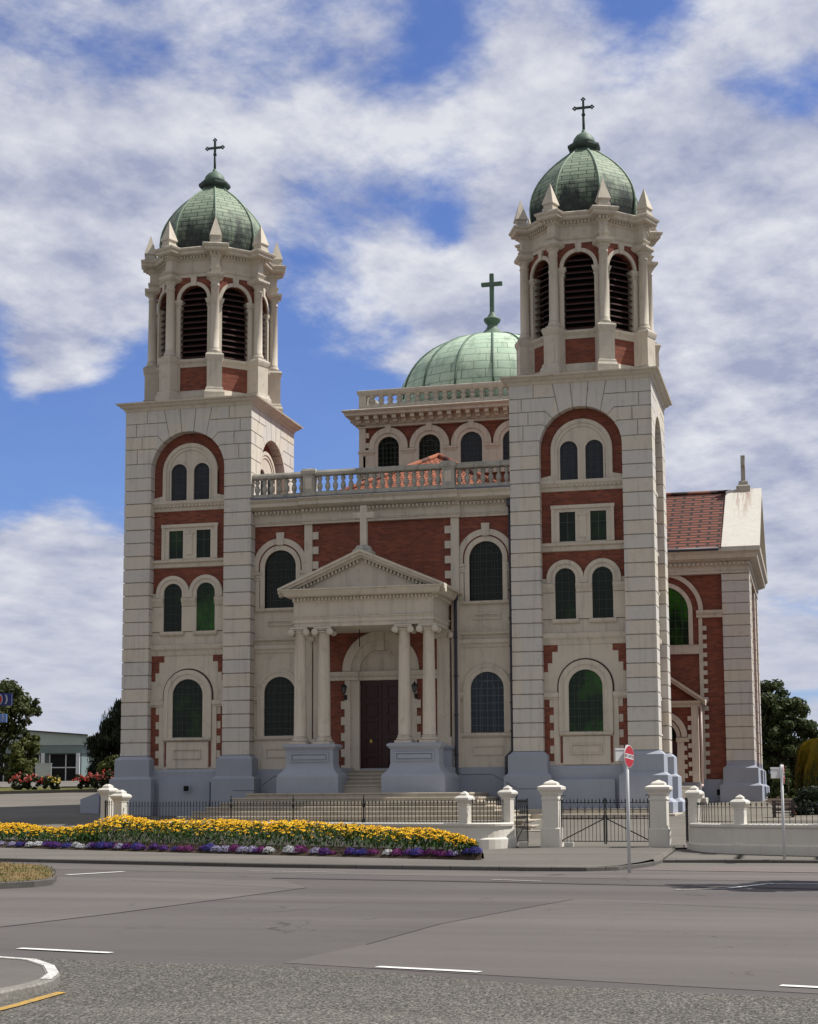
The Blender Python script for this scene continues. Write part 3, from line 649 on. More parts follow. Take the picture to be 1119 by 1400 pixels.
    b = MB(); m = 'copper_dark'; b.tube([(0, 0, 26.8), (0, 0, 27.46)], .052, m); b.tube([(0, 0, 27.44), (0, 0, 27.50)], .075, m); b.box(-.04, .04, -.035, .035, 27.48, 28.05, m); b.box(-.30, .30, -.035, .035, 27.71, 27.79, m)
    for x, z in ((-.33, 27.75), (.33, 27.75), (0, 28.08)):
        for dx, dz in ((0, .055), (0, -.055), (.055, 0), (-.055, 0)):
            b.M = Matrix.Translation((x + dx, 0, z + dz)); b.lathe([(.0, -.04), (.04, -.02), (.045, 0), (.04, .02), (0, .04)], 8, 0, 0, m)
    b.M = Matrix(); b.build('cross', t)

tower = build_tower(); tower.location = (W2, W2, 0)
tower2 = copy_tree(tower, basilica); tower2.location = (20 - W2, W2, 0)
def reglaze(o, old, new):
    o.data = o.data.copy()
    for i, m in enumerate(o.data.materials):
        if m == MATS[old]: o.data.materials[i] = MATS[new]
for o in tower2.children:
    if o.rotation_euler.z == 0 and o.name.startswith('great_window'): reglaze(o, 'glass_green', 'glass_backlit')
    if o.rotation_euler.z == 0 and o.name.startswith('arched_window'): reglaze(o, 'glass_backlit', 'glass_green')
b = MB(); b.box(2.60, 2.80, -.165, -.12, 1.98, 2.17, 'dark_void'); b.box(2.57, 2.83, -.150, -.12, 1.95, 2.20, 'plinth_paint'); b.build('vent', basilica)

# ---- front wall between the towers (x measured from the nave axis at 10)
def build_front():
    X0 = 10.0; S = 'stone_cream'; M = Matrix.Translation((X0, 0, 0)); b = MB(M)
    HX = 4.908
    b.box(-HX, HX, .62, 1.0, .5, 12.7, 'brick')
    for sx in (-1, 1):
        def bx(xa, xb, y0, y1, z0, z1, m=S): q = sorted((sx * xa, sx * xb)); b.box(q[0], q[1], y0, y1, z0, z1, m)
        b.M = M
        bx(2.93, HX, .50, .66, 7.59, 8.72); bx(2.93, HX, .50, .66, 2.74, 3.98); bx(2.93, 3.29, .50, .66, 3.98, 5.555); bx(4.51, HX, .50, .66, 3.98, 5.555)
        q = sorted((sx * 2.93, sx * HX)); b.spandrel(q[0], q[1], 7.06, sx * 3.9, .61, 5.555, .50, .66, S)
        # lower wall window opening is dressed by its own surround; upper bay: render up to the impost, brick above
        bx(2.93, 3.29, .50, .66, 8.66, 10.28); bx(4.51, HX, .50, .66, 8.66, 10.28)
        cx = sx * 3.9; q = sorted((sx * 2.93, sx * HX)); b.spandrel(q[0], q[1], 11.85, cx, .61, 10.28, .50, .66, 'brick')
        bx(2.63, 2.93, .37, .66, 2.74, 11.83)                                    # pilaster
        z = 11.50; i = 0
        while z > 8.9: bx(2.40, 2.63, .395, .62, z - .275, z); z -= .55
        bx(3.4, 4.4, .455, .51, 8.22, 8.28); bx(3.4, 4.4, .455, .51, 8.06, 8.11); bx(3.4, 3.46, .455, .51, 8.11, 8.22); bx(4.34, 4.4, .455, .51, 8.11, 8.22)
        bx(3.38, 4.44, .455, .51, 3.49, 3.53); bx(3.38, 4.44, .455, .51, 3.19, 3.23); bx(3.38, 3.42, .455, .51, 3.23, 3.49); bx(4.40, 4.44, .455, .51, 3.23, 3.49)
        q = sorted((sx * 2.60, sx * HX))
        b.yz([(.6, 7.03), (.47, 7.05), (.45, 7.16), (.40, 7.20), (.40, 7.34), (.47, 7.36), (.47, 7.46), (.36, 7.52), (.34, 7.58), (.6, 7.61)], q[0], q[1], S)
    b.M = M
    b.box(-2.63, 2.63, .46, .66, 8.9, 11.85, 'brick'); b.box(-2.63, 2.63, .55, .66, 2.5, 8.9, 'brick')
    b.box(-HX, HX, .42, .66, .3, 2.76, 'plinth_paint')
    b.build('front_wall', basilica)
    fw = [o for o in basilica.children if o.name.startswith('front_wall')][-1]
    # windows
    def upper(cx, gl):
        b = MB(Matrix.Translation((X0 + cx, 0, 0))); zs = 10.28
        b.ring(0, zs, .845, 1.06, .44, .56, S, 10.08, 26); b.ring(0, zs, .785, .85, .485, .56, 'brick', 8.72, 26); b.ring(0, zs, .61, .79, .455, .62, S, 8.72, 26)
        b.xz([(-.125, 11.08), (.125, 11.08), (.155, 11.55), (-.155, 11.55)], .40, .56, S)
        for sx in (-1, 1):
            q = sorted((sx * .80, sx * .985)); b.cornice(rect(q[0], q[1], .46, .56), [(0, 9.76), (.03, 9.79), (.03, 9.84), (0, 9.87), (.0, 9.96), (.05, 10.0), (.06, 10.08), (0, 10.1)], S, True); b.box(q[0] + .02, q[1] - .02, .465, .56, 8.7, 9.78, S)
        b.pane(0, zs, .62, 8.70, .575, gl); b.leads(0, zs, .61, 8.72, .575, 6, .29, w=.010, arch=.30)
        b.yz([(.56, 8.57), (.42, 8.60), (.38, 8.65), (.37, 8.71), (.56, 8.74)], -.96, .96, S)
        return b.build('upper_window', fw)
    def lower(cx, gl):
        b = MB(Matrix.Translation((X0 + cx, 0, 0))); zs = 5.555
        b.ring(0, zs, .605, .86, .45, .62, S, 3.98, 26); b.ring(0, zs, .78, .865, .425, .56, S, 3.98, 26); b.pane(0, zs, .61, 3.97, .44 + .09, gl); b.leads(0, zs, .605, 3.98, .53, 6, .265, 'lead_pale' if gl == 'glass_blue' else 'lead_line', w=.012, arch=.27)
        for sx in (-1, 1): q = sorted((sx * .84, sx * 1.0)); b.cornice(rect(q[0], q[1], .46, .56), [(0, 5.20), (.03, 5.24), (.0, 5.28), (.05, 5.36), (.06, 5.44), (0, 5.46)], S, True)
        b.yz([(.56, 3.80), (.44, 3.83), (.40, 3.89), (.39, 3.97), (.56, 4.0)], -.98, .98, S)
        return b.build('lower_window', fw)
    upper(-3.9, 'glass_dark'); upper(3.9, 'glass_dark'); lower(-3.9, 'glass_dark'); lower(3.9, 'glass_blue')
    # entablature: the centre breaks forward
    b = MB(M)
    def ent(x0, x1, dy):
        P = [(.9, 11.79), (.43, 11.80), (.43, 11.86), (.39, 11.90), (.40, 11.93), (.42, 11.95), (.42, 12.18), (.38, 12.21), (.34, 12.23), (.34, 12.35), (.22, 12.37), (.08, 12.41), (-.02, 12.46), (-.02, 12.58), (-.08, 12.63), (-.14, 12.69), (-.14, 12.71), (.9, 12.74)]
        b.yz([(y + dy, z) for y, z in P], x0, x1, S)
        x = x0 + .06
        while x < x1 - .1: b.box(x, x + .075, .24 + dy, .36 + dy, 12.235, 12.335, S); x += .15
    ent(-HX, -3.0, 0.0); ent(3.0, HX, 0.0); ent(-3.0, 3.0, -.14)
    b.box(-HX, HX, -.05, 1.6, 12.73, 12.80, 'lead_flashing')
    b.build('cornice', fw)
    # downpipes
    b = MB(); 
    b.tube([(12.80, .30, 8.9), (12.80, .30, 2.35), (12.80, .05, 2.2)], .06, 'pipe_dark'); b.tube([(12.80, .30, 8.75), (12.80, .30, 9.02)], .10, 'pipe_dark')
    for z in (3.2, 4.6, 6.0, 7.4): b.tube([(12.80, .30, z), (12.80, .30, z + .06)], .08, 'pipe_dark')
    b.build('downpipe', fw)
    b = MB(); b.tube([(14.82, .30, 12.2), (14.82, .30, 3.35), (14.62, .16, 3.1), (14.62, .12, 2.0)], .05, 'pipe_dark')
    for z in [4.0 + .5027 * 2 * i for i in range(8)]: b.tube([(14.82, .30, z), (14.82, .30, z + .06)], .075, 'pipe_dark')
    b.box(14.72, 14.92, .2, .4, 12.1, 12.35, 'pipe_dark'); b.build('downpipe', fw)
    # balustrade
    b = MB(M); D = 'stone_dirty'
    for x0, x1, y in ((-HX, -2.9, .12), (-2.9, 2.9, .0), (2.9, HX, .12)):
        b.cornice(rect(x0, x1, y, y + .30), [(0, 12.79), (0, 12.93), (-.03, 12.96)], D, True)
        b.cornice(rect(x0, x1, y + .01, y + .29), [(0, 13.55), (.03, 13.58), (.04, 13.66), (.0, 13.73), (-.02, 13.75)], D, True)
    ba = b.build('balustrade', basilica)
    b = MB(); b.lathe([(.075, 12.95), (.075, 12.99), (.05, 13.02), (.09, 13.08), (.107, 13.16), (.09, 13.25), (.055, 13.32), (.055, 13.36), (.085, 13.40), (.10, 13.45), (.07, 13.50), (.075, 13.56)], 10, 0, 0, D)
    bal = b.build('baluster', ba); first = True
    xs = [(-4.75 + .29 * i, .27) for i in range(7)] + [(-2.26 + .2995 * i, .15) for i in range(16)] + [(3.0 + .29 * i, .27) for i in range(7)]
    for x, y in xs:
        o = bal if first else bal.copy()
        if not first: C.objects.link(o); o.parent = ba
        first = False; o.location = (X0 + x, y, 0)
    for x in (-2.64, 2.64):
        b = MB(Matrix.Translation((X0 + x, 0, 0))); b.cornice(rect(-.22, .22, -.05, .36), [(.03, 12.79), (.03, 12.93), (0, 12.96), (0, 13.52), (.02, 13.56), (.06, 13.62), (.07, 13.72), (.03, 13.80), (-.15, 13.85)], D, True)
        b.box(-.12, .12, -.062, -.05, 13.05, 13.45, 'stone_cream'); b.build('pedestal', ba)
build_front()

# ---- portico
def build_portico():
    X0 = 10.0; S = 'stone_cream'; M = Matrix.Translation((X0, 0, 0)); b = MB(M)
    lp = rect(-2.52, 2.52, -2.08, .5)
    b.cornice(lp, [(-.35, 7.68), (0, 7.685), (0, 7.82), (.03, 7.83), (.03, 7.96), (.07, 8.0), (.07, 8.03), (.01, 8.05), (.01, 8.55), (.05, 8.59), (.05, 8.71), (.26, 8.75), (.30, 8.80), (.36, 8.93), (.41, 8.96), (.41, 9.0), (-.2, 9.06)], S, True)
    x = -2.5
    while x < 2.5: b.box(x, x + .065, -2.22, -2.12, 8.605, 8.705, S); x += .13
    y = -2.05
    while y < .4:
        for xx in (2.57,): b.box(xx, xx + .10, y, y + .065, 8.605, 8.705, S)
        y += .13
    po = b.build('portico', basilica)
    # pediment with raking cornices; roof runs back to the wall
    b = MB(M); HW, ZE, ZA = 3.02, 9.04, 10.34
    sl = (ZA - ZE) / HW; th = .30
    def rake(y0, y1, o0, o1, m=S):   # band between offsets o0,o1 below the top line
        for sx in (-1, 1):
            pts = [(0, ZA - o0), (sx * (HW), ZE - o0), (sx * (HW), ZE - o1), (0, ZA - o1)]
            b.xz(pts if sx < 0 else pts[::-1], y0, y1, m)
    rake(-2.46, .5, 0, .09); rake(-2.40, -2.0, .09, .19); rake(-2.28, -2.0, .19, .28)
    for sx in (-1, 1):
        L = 18
        for i in range(L):
            x = .12 + i * (2.35 / L) * 1.0
            z = ZA - sl * x - .30; xx = sorted((sx * x, sx * (x + .065))); b.box(xx[0], xx[1], -2.22, -2.0, z - .11, z, S)
    b.xz([(-2.5, 9.03), (2.5, 9.03), (0, 10.10)], -2.08, .5, S)
    b.build('pediment', po)
    b = MB(M); m = 'stone_cream'; y = -1.9
    b.cornice(rect(-.34, .34, y - .32, y + .3), [(0, 10.05), (0, 10.30), (-.03, 10.34), (-.10, 10.42), (-.12, 10.50), (-.16, 10.53)], 'stone_dirty', True)
    b.bbox(-.115, .115, y - .09, y + .09, 10.5, 11.96, m); b.bbox(-.37, -.115, y - .088, y + .088, 11.50, 11.72, m); b.bbox(.115, .37, y - .088, y + .088, 11.50, 11.72, m)
    b.build('stone_cross', po)
    # columns
    def column(name, x, y, engaged=False):
        b = MB(Matrix.Translation((X0 + x, y, 0)))
        if not engaged:
            b.bbox(-.30, .30, -.30, .30, 3.56, 3.66, S, .01)
            b.lathe([(.29, 3.66), (.305, 3.70), (.29, 3.745), (.255, 3.755), (.25, 3.775), (.27, 3.80), (.255, 3.83), (.228, 3.85), (.225, 4.4), (.222, 5.0), (.205, 6.3), (.190, 7.40), (.205, 7.42), (.205, 7.45), (.19, 7.46)], 24, 0, 0, S)
            b.lathe([(.20, 7.45), (.25, 7.50), (.27, 7.53), (.2, 7.56)], 20, 0, 0, S); b.bbox(-.27, .27, -.24, .24, 7.56, 7.61, S, .01); b.bbox(-.31, .31, -.27, .27, 7.61, 7.69, S, .015)
            for sx in (-1, 1):
                b.M = Matrix.Translation((X0 + x + sx * .275, y, 7.50)) @ Matrix.Rotation(pi / 2, 4, 'X')
                b.lathe([(.02, -.285), (.045, -.285), (.045, -.262), (.075, -.262), (.085, -.272), (.115, -.272), (.122, -.25), (.105, -.15), (.095, 0), (.105, .15), (.122, .25), (.115, .27), (.02, .28)], 18, 0, 0, S)
        else:
            b.box(-.23, .23, -.10, .12, 3.85, 7.42, S); b.box(-.29, .29, -.14, .12, 3.5, 3.85, S); b.box(-.28, .28, -.14, .12, 7.42, 7.69, S)
            for sx in (-1, 1):
                b.M = Matrix.Translation((X0 + x + sx * .27, y, 7.50)) @ Matrix.Rotation(pi / 2, 4, 'X'); b.lathe([(.03, -.05), (.11, -.04), (.12, .17), (.03, .18)], 14, 0, 0, S)
        return b.build(name, po)
    for x in (-2.33, -1.46, 1.46, 2.33): column('column', x, -1.9)
    for x in (-2.33, 2.33): column('pilaster', x, .42, True)
    # pedestals
    for sx in (-1, 1):
        b = MB(M); P = 'plinth_paint'
        x0, x1 = sorted((sx * 1.03, sx * 2.74))
        PR = [(.26, 1.5), (.26, 2.42), (.24, 2.49), (.12, 2.60), (.04, 2.72), (0, 2.86), (0, 3.36), (.03, 3.38), (.08, 3.44), (.11, 3.46), (.11, 3.53), (.02, 3.57)]
        b.cornice(rect(x0, x1, -2.24, -1.52), PR, P, True)
        b.cornice(rect(x0 + .05, x1 - .02, -1.3, .44), [(.2, 1.0), (.2, 2.40), (.05, 2.58), (.05, 2.75)], P, True)
        b.cornice(rect(*sorted((sx * 2.02, sx * 2.66)), .10, .44), [(0, 2.7), (0, 3.36), (.03, 3.38), (.08, 3.44), (.10, 3.50), (0, 3.54)], P, True)
        xa, xb = x0 + .16, x1 - .16
        b.box(xa, xb, -2.285, -2.23, 3.21, 3.26, P); b.box(xa, xb, -2.285, -2.23, 2.95, 2.99, P); b.box(xa, xa + .05, -2.285, -2.23, 2.99, 3.21, P); b.box(xb - .05, xb, -2.285, -2.23, 2.99, 3.21, P); b.box(xa + .10, xb - .10, -2.27, -2.23, 3.04, 3.17, P)
        b.build('pedestal', po)
    b = MB(M); b.tube([(-.45, -.9, 7.7), (-.45, -.9, 7.05)], .018, 'iron_black'); b.build('hanging_rod', po)
    # doorway
    b = MB(M); b.box(-2.3, -1.48, .34, .56, 2.55, 7.72, 'brick'); b.box(1.48, 2.3, .34, .56, 2.55, 7.72, 'brick'); b.box(-1.479, -1.34, .342, .56, 2.55, 5.93, 'brick'); b.box(1.34, 1.479, .342, .56, 2.55, 5.93, 'brick')
    b.spandrel(-1.48, 1.48, 7.74, 0, 1.43, 6.28, .34, .56, 'brick')
    b.ring(0, 6.28, 1.12, 1.44, .26, .56, S, None, 30); b.ring(0, 6.28, .82, 1.125, .34, .66, S, None, 30); b.ring(0, 6.28, .80, .86, .31, .66, S, None, 30)
    b.pane(0, 6.28, .84, 6.2, .48, S, .1); b.xz([(-.14, 7.02), (.14, 7.02), (.17, 7.74), (-.17, 7.74)], .22, .5, S)
    for sx in (-1, 1):
        q = sorted((sx * 1.14, sx * 1.35)); b.box(q[0], q[1], .28, .56, 2.55, 5.95, S); q = sorted((sx * .82, sx * 1.14)); b.box(q[0], q[1], .36, .66, 2.55, 5.95, S)
        z = 5.2; 
        while z > 2.6: q = sorted((sx * 1.35, sx * 1.49)); b.box(q[0], q[1], .285, .56, max(2.55, z - .29), z, S); z -= .58
    q = [(.6, 5.92), (.27, 5.95), (.27, 6.06), (.22, 6.10), (.18, 6.20), (.18, 6.26), (.6, 6.29)]
    b.yz([(y - .02, z) for y, z in q], -2.1, -.82, S); b.yz([(y - .02, z) for y, z in q], .82, 2.1, S); b.yz([(y + .12, z) for y, z in q], -.82, .82, S)
    dr = b.build('main_doorway', basilica)
    for sx in (-1, 1):
        b = MB(M); x0, x1 = sorted((sx * .012, sx * .82)); m = 'door_paint'
        b.box(x0, x1, .50, .56, 2.57, 5.94, m)
        for i in range(5):
            z0 = 2.72 + i * .64; xa, xb = x0 + .17, x1 - .15
            b.box(xa, xb, .455, .50, z0, z0 + .05, m); b.box(xa, xb, .455, .50, z0 + .45, z0 + .5, m)
            b.box(xa, xa + .05, .456, .50, z0 + .05, z0 + .45, m); b.box(xb - .05, xb, .456, .50, z0 + .05, z0 + .45, m); b.box(xa + .11, xb - .11, .488, .50, z0 + .11, z0 + .39, m)
        if sx < 0: b.box(-.45, -.37, .476, .484, 3.68, 3.80, 'brass')
        b.build('door_leaf', dr)
build_portico()

# ---- stairs
def build_stairs():
    M = Matrix.Translation((10, 0, 0)); b = MB(M); S = 'step_stone'
    lv = [1.865 - .151 * i for i in range(9)]
    for i, z in enumerate(lv):
        hx = 3.95 + .36 * i; y = -2.95 - .36 * i
        b.cornice(rect(-hx, hx, y, .3 - .02 * i), [(-.02, .2), (-.02, z - .06), (.012, z - .05), (.015, z - .012), (0, z)], S, True)
    for i in range(5):
        z = 2.0 + .138 * (i + 1); b.cornice(rect(-1.0, 1.0, -1.75 + .32 * i, .5 - .01 * i), [(-.01, 1.7), (-.01, z - .05), (.02, z - .045), (.02, z - .01), (0.01, z)], S, True)
    b.build('staircase', basilica)
    # ledge along the right tower
    b = MB(); b.cornice(rect(14.5, 20.6, -1.45, 2.2), [(0, .3), (0, 1.10), (-.02, 1.125)], S, True); b.cornice(rect(14.4, 20.2, -1.05, 2.1), [(0, .4), (0, 1.255), (-.02, 1.28)], S, True)
    b.build('stone_ledge', basilica)
    b = MB(); b.tube([(4.72, -.68, 1.98), (5.55, -.62, 1.98), (6.05, .05, 2.50), (7.0, .3, 2.53)], .016, 'lead_flashing'); b.build('handrail', basilica)
    b = MB(); b.tube([(12.7, .2, 2.66), (13.0, .2, 2.50), (14.1, .15, 2.50), (14.45, -.1, 2.34), (15.15, -.68, 1.98), (16.0, -.70, 1.98)], .016, 'lead_flashing'); b.build('handrail', basilica)
build_stairs()

# ---- nave body, nave roof
b = MB(); b.box(5.1, 14.9, 1.0, 16.9, .5, 12.72, 'brick'); b.box(3.0, 17.0, 5.2, 16.9, .5, 8.6, 'brick'); b.box(2.7, 17.3, 5.15, 16.95, 8.6, 8.9, 'stone_cream'); b.build('nave_wall', basilica)
b = MB(); T = 'terracotta'
ax, ay, az, ez = 10.0, 10.0, 16.22, 12.9
def roof_face(b, pts, m, uax):
    """quad/tri with uv laid along the eaves"""
    p = [Vector(q) for q in pts]; u = (p[1] - p[0]).normalized(); n = u.cross(p[-1] - p[0]).normalized(); v = n.cross(u)
    b.poly(pts, m, [((q - p[0]).dot(u), (q - p[0]).dot(v)) for q in p])
L_, R_, F_ = 5.0, 15.0, 4.0
roof_face(b, [(L_, F_, ez), (R_, F_, ez), (ax, ay, az)], T, 0); roof_face(b, [(R_, F_, ez), (R_, 17, ez), (ax, 17, az), (ax, ay, az)], T, 0); roof_face(b, [(L_, 17, ez), (L_, F_, ez), (ax, ay, az), (ax, 17, az)], T, 0)
b.poly([(L_, F_, ez - .05), (R_, F_, ez - .05), (R_, 17, ez - .05), (L_, 17, ez - .05)], 'timber_dark')
for e in (((L_, F_, ez + .04), (ax, ay, az + .03)), ((R_, F_, ez + .04), (ax, ay, az + .03)), ((ax, ay, az + .03), (ax, 17, az + .03))): b.tube(e, .11, 'terracotta', 7)
b.build('nave_roof', basilica)

# ---- crossing: square arcaded stage with parapet and dome
def build_crossing():
    S = 'stone_cream'; HX = 5.48; CY = 22.2; b = MB(Matrix.Translation((10, CY, 0)))
    b.box(-HX + .15, HX - .15, -HX + .15, HX - .15, 8, 19.6, 'brick')
    for k in range(4):
        e = .004 * (k % 2); b.M = Matrix.Translation((10, CY, 0)) @ RZ(90 * k); b.box(-HX + .21 + e, HX - .21 - e, -HX, -HX + .2, 16.8, 17.25, S); cw = [-HX + .21 + e - .0, -4.03, -2.02, 0, 2.02, 4.03, HX - .21 - e]; [b.box(cw[i] + (.66 if 0 < i else 0), cw[i + 1] - (.66 if i < 5 else 0), -HX, -HX + .2, 17.25, 18.18, S) for i in range(6)]
        for sx in (-1, 1):
            z = 18.3
            if k % 2 == 0: q = sorted((sx * 5.16, sx * HX)); b.box(q[0], q[1], -HX, -HX + .32, 17.0, 19.4, S)
            while z < 19.2: q = sorted((sx * 5.0, sx * 5.2)); b.box(q[0], q[1], -HX + .01, -HX + .3, z, z + .24, S); z += .48
        for cx in (-5.02, -3.02, -1.01, 1.01, 3.02, 5.02):
            w = .26; b.cornice(rect(cx - w, cx + w, -HX, -HX + .1), [(0, 17.9), (.02, 17.94), (.05, 18.02), (.09, 18.08), (.09, 18.16), (0, 18.19)], S, True)
    b.M = Matrix.Translation((10, CY, 0)); lp = rect(-HX, HX, -HX, HX)
    cr = b.build('crossing', basilica)
    b = MB(Matrix.Translation((10, CY, 0)))
    b.cornice(lp, [(-.1, 19.26), (.06, 19.28), (.06, 19.34), (.0, 19.36), (0, 19.44)], S); b.cornice(lp, [(0, 19.42), (.06, 19.42), (.06, 19.76), (.55, 19.78), (.58, 19.90), (.66, 19.96), (.70, 20.02), (.55, 20.08), (-.2, 20.22)], S, True, False, 'lead_flashing')
    for k in range(4):
        b.M = Matrix.Translation((10, CY, 0)) @ RZ(90 * k); x = -HX - .05
        while x < HX: b.box(x, x + .20, -HX - .46, -HX - .05, 19.60, 19.775, S); b.box(x, x + .20, -HX - .24, -HX - .05, 19.46, 19.60, S); x += .447
    b.build('cornice', cr)
    for k in range(4):
        for i, cx in enumerate((-4.03, -2.02, 0, 2.02, 4.03)):
            b = MB(Matrix.Translation((10, CY, 0)) @ RZ(90 * k) @ Matrix.Translation((cx, -HX, 0))); zs = 18.27
            b.ring(0, zs, .70, .955, -.06, .2, S, 18.18, 20); b.ring(0, zs, .52, .705, -.01, .2, S, 17.3, 20); b.pane(0, zs, .53, 17.3, .11, 'glass_dark' if i < 2 else 'glass_slate'); b.leads(0, zs, .52, 17.3, .11, 5, .24, w=.012, arch=.27)
            b.xz([(-.12, 18.96), (.12, 18.96), (.15, 19.36), (-.15, 19.36)], -.10, .2, S); b.yz([(.1, 17.2), (-.1, 17.22), (-.1, 17.32), (.1, 17.34)], -.6, .6, S)
            b.build('window', cr)
    # parapet
    D = 'stone_cream'; b = MB(Matrix.Translation((10, CY, 0)))
    for k in range(4):
        b.M = Matrix.Translation((10, CY, 0)) @ RZ(90 * k)
        hx = HX if k % 2 == 0 else HX - .27; b.box(-hx, hx, -HX, -HX + .26, 20.12, 20.40, D); b.cornice(rect(-hx, hx, -HX, -HX + .26), [(0, 20.84), (.04, 20.88), (.09, 20.98), (.10, 21.08), (0, 21.12)], D, True); b.box(-HX - .003, -HX + .36, -HX - .003, -HX + .36, 20.1, 20.9, D)
        b.box(4.0, 4.3, -HX, -HX + .26, 20.2, 20.9, D)
    pa = b.build('parapet', cr)
    b = MB(); b.lathe([(.16, 20.39), (.16, 20.44), (.09, 20.50), (.12, 20.56), (.165, 20.62), (.12, 20.68), (.09, 20.74), (.16, 20.80), (.16, 20.85)], 12, 0, 0, D)
    bal = b.build('parapet_baluster', cr); first = True
    for k in range(4):
        for i in range(21):
            x = -4.85 + .447 * i
            if abs(x - 4.15) < .3: continue
            p = RZ(90 * k) @ Vector((x, -HX + .13, 0)); o = bal if first else bal.copy()
            if not first: C.objects.link(o); o.parent = cr
            first = False; o.location = (10 + p.x, CY + p.y, 0)
    # dome
    dp = [(4.78, 20.2), (4.78, 21.3)] + [(4.76 * cos(radians(a)), 21.3 + 3.58 * sin(radians(a))) for a in range(6, 84, 6)] + [(.55, 24.87)]
    b = MB(); b.lathe(dp, 48, 10, CY, 'copper_sheet', True, 0, .6); b.build('dome', cr)
    b = MB()
    for k in range(16):
        th = k * pi / 8 + pi / 16
        b.tube([(10 + (r + .02) * cos(th), CY + (r + .02) * sin(th), z) for r, z in dp[1:]], .055, 'copper_plain', 6)
    b.build('dome_rib', cr)
    b = MB(); b.lathe([(1.05, 24.72), (.95, 24.86), (.78, 24.92), (.60, 25.02), (.46, 25.16), (.33, 25.30), (.26, 25.44), (.25, 25.52), (.33, 25.60), (.40, 25.70), (.44, 25.79), (.42, 25.84), (.30, 25.88), (.24, 25.96), (.20, 26.04), (.14, 26.12), (.12, 26.2)], 20, 10, CY, 'copper_plain'); b.build('dome_cap', cr)
    b = MB(Matrix.Translation((10, CY, 0))); m = 'copper_plain'; b.bbox(-.105, .105, -.09, .09, 26.05, 28.22, m, .02); b.bbox(-.54, -.105, -.085, .085, 27.56, 27.77, m, .02); b.bbox(.105, .54, -.085, .085, 27.56, 27.77, m, .02); b.build('cross', cr)
build_crossing()

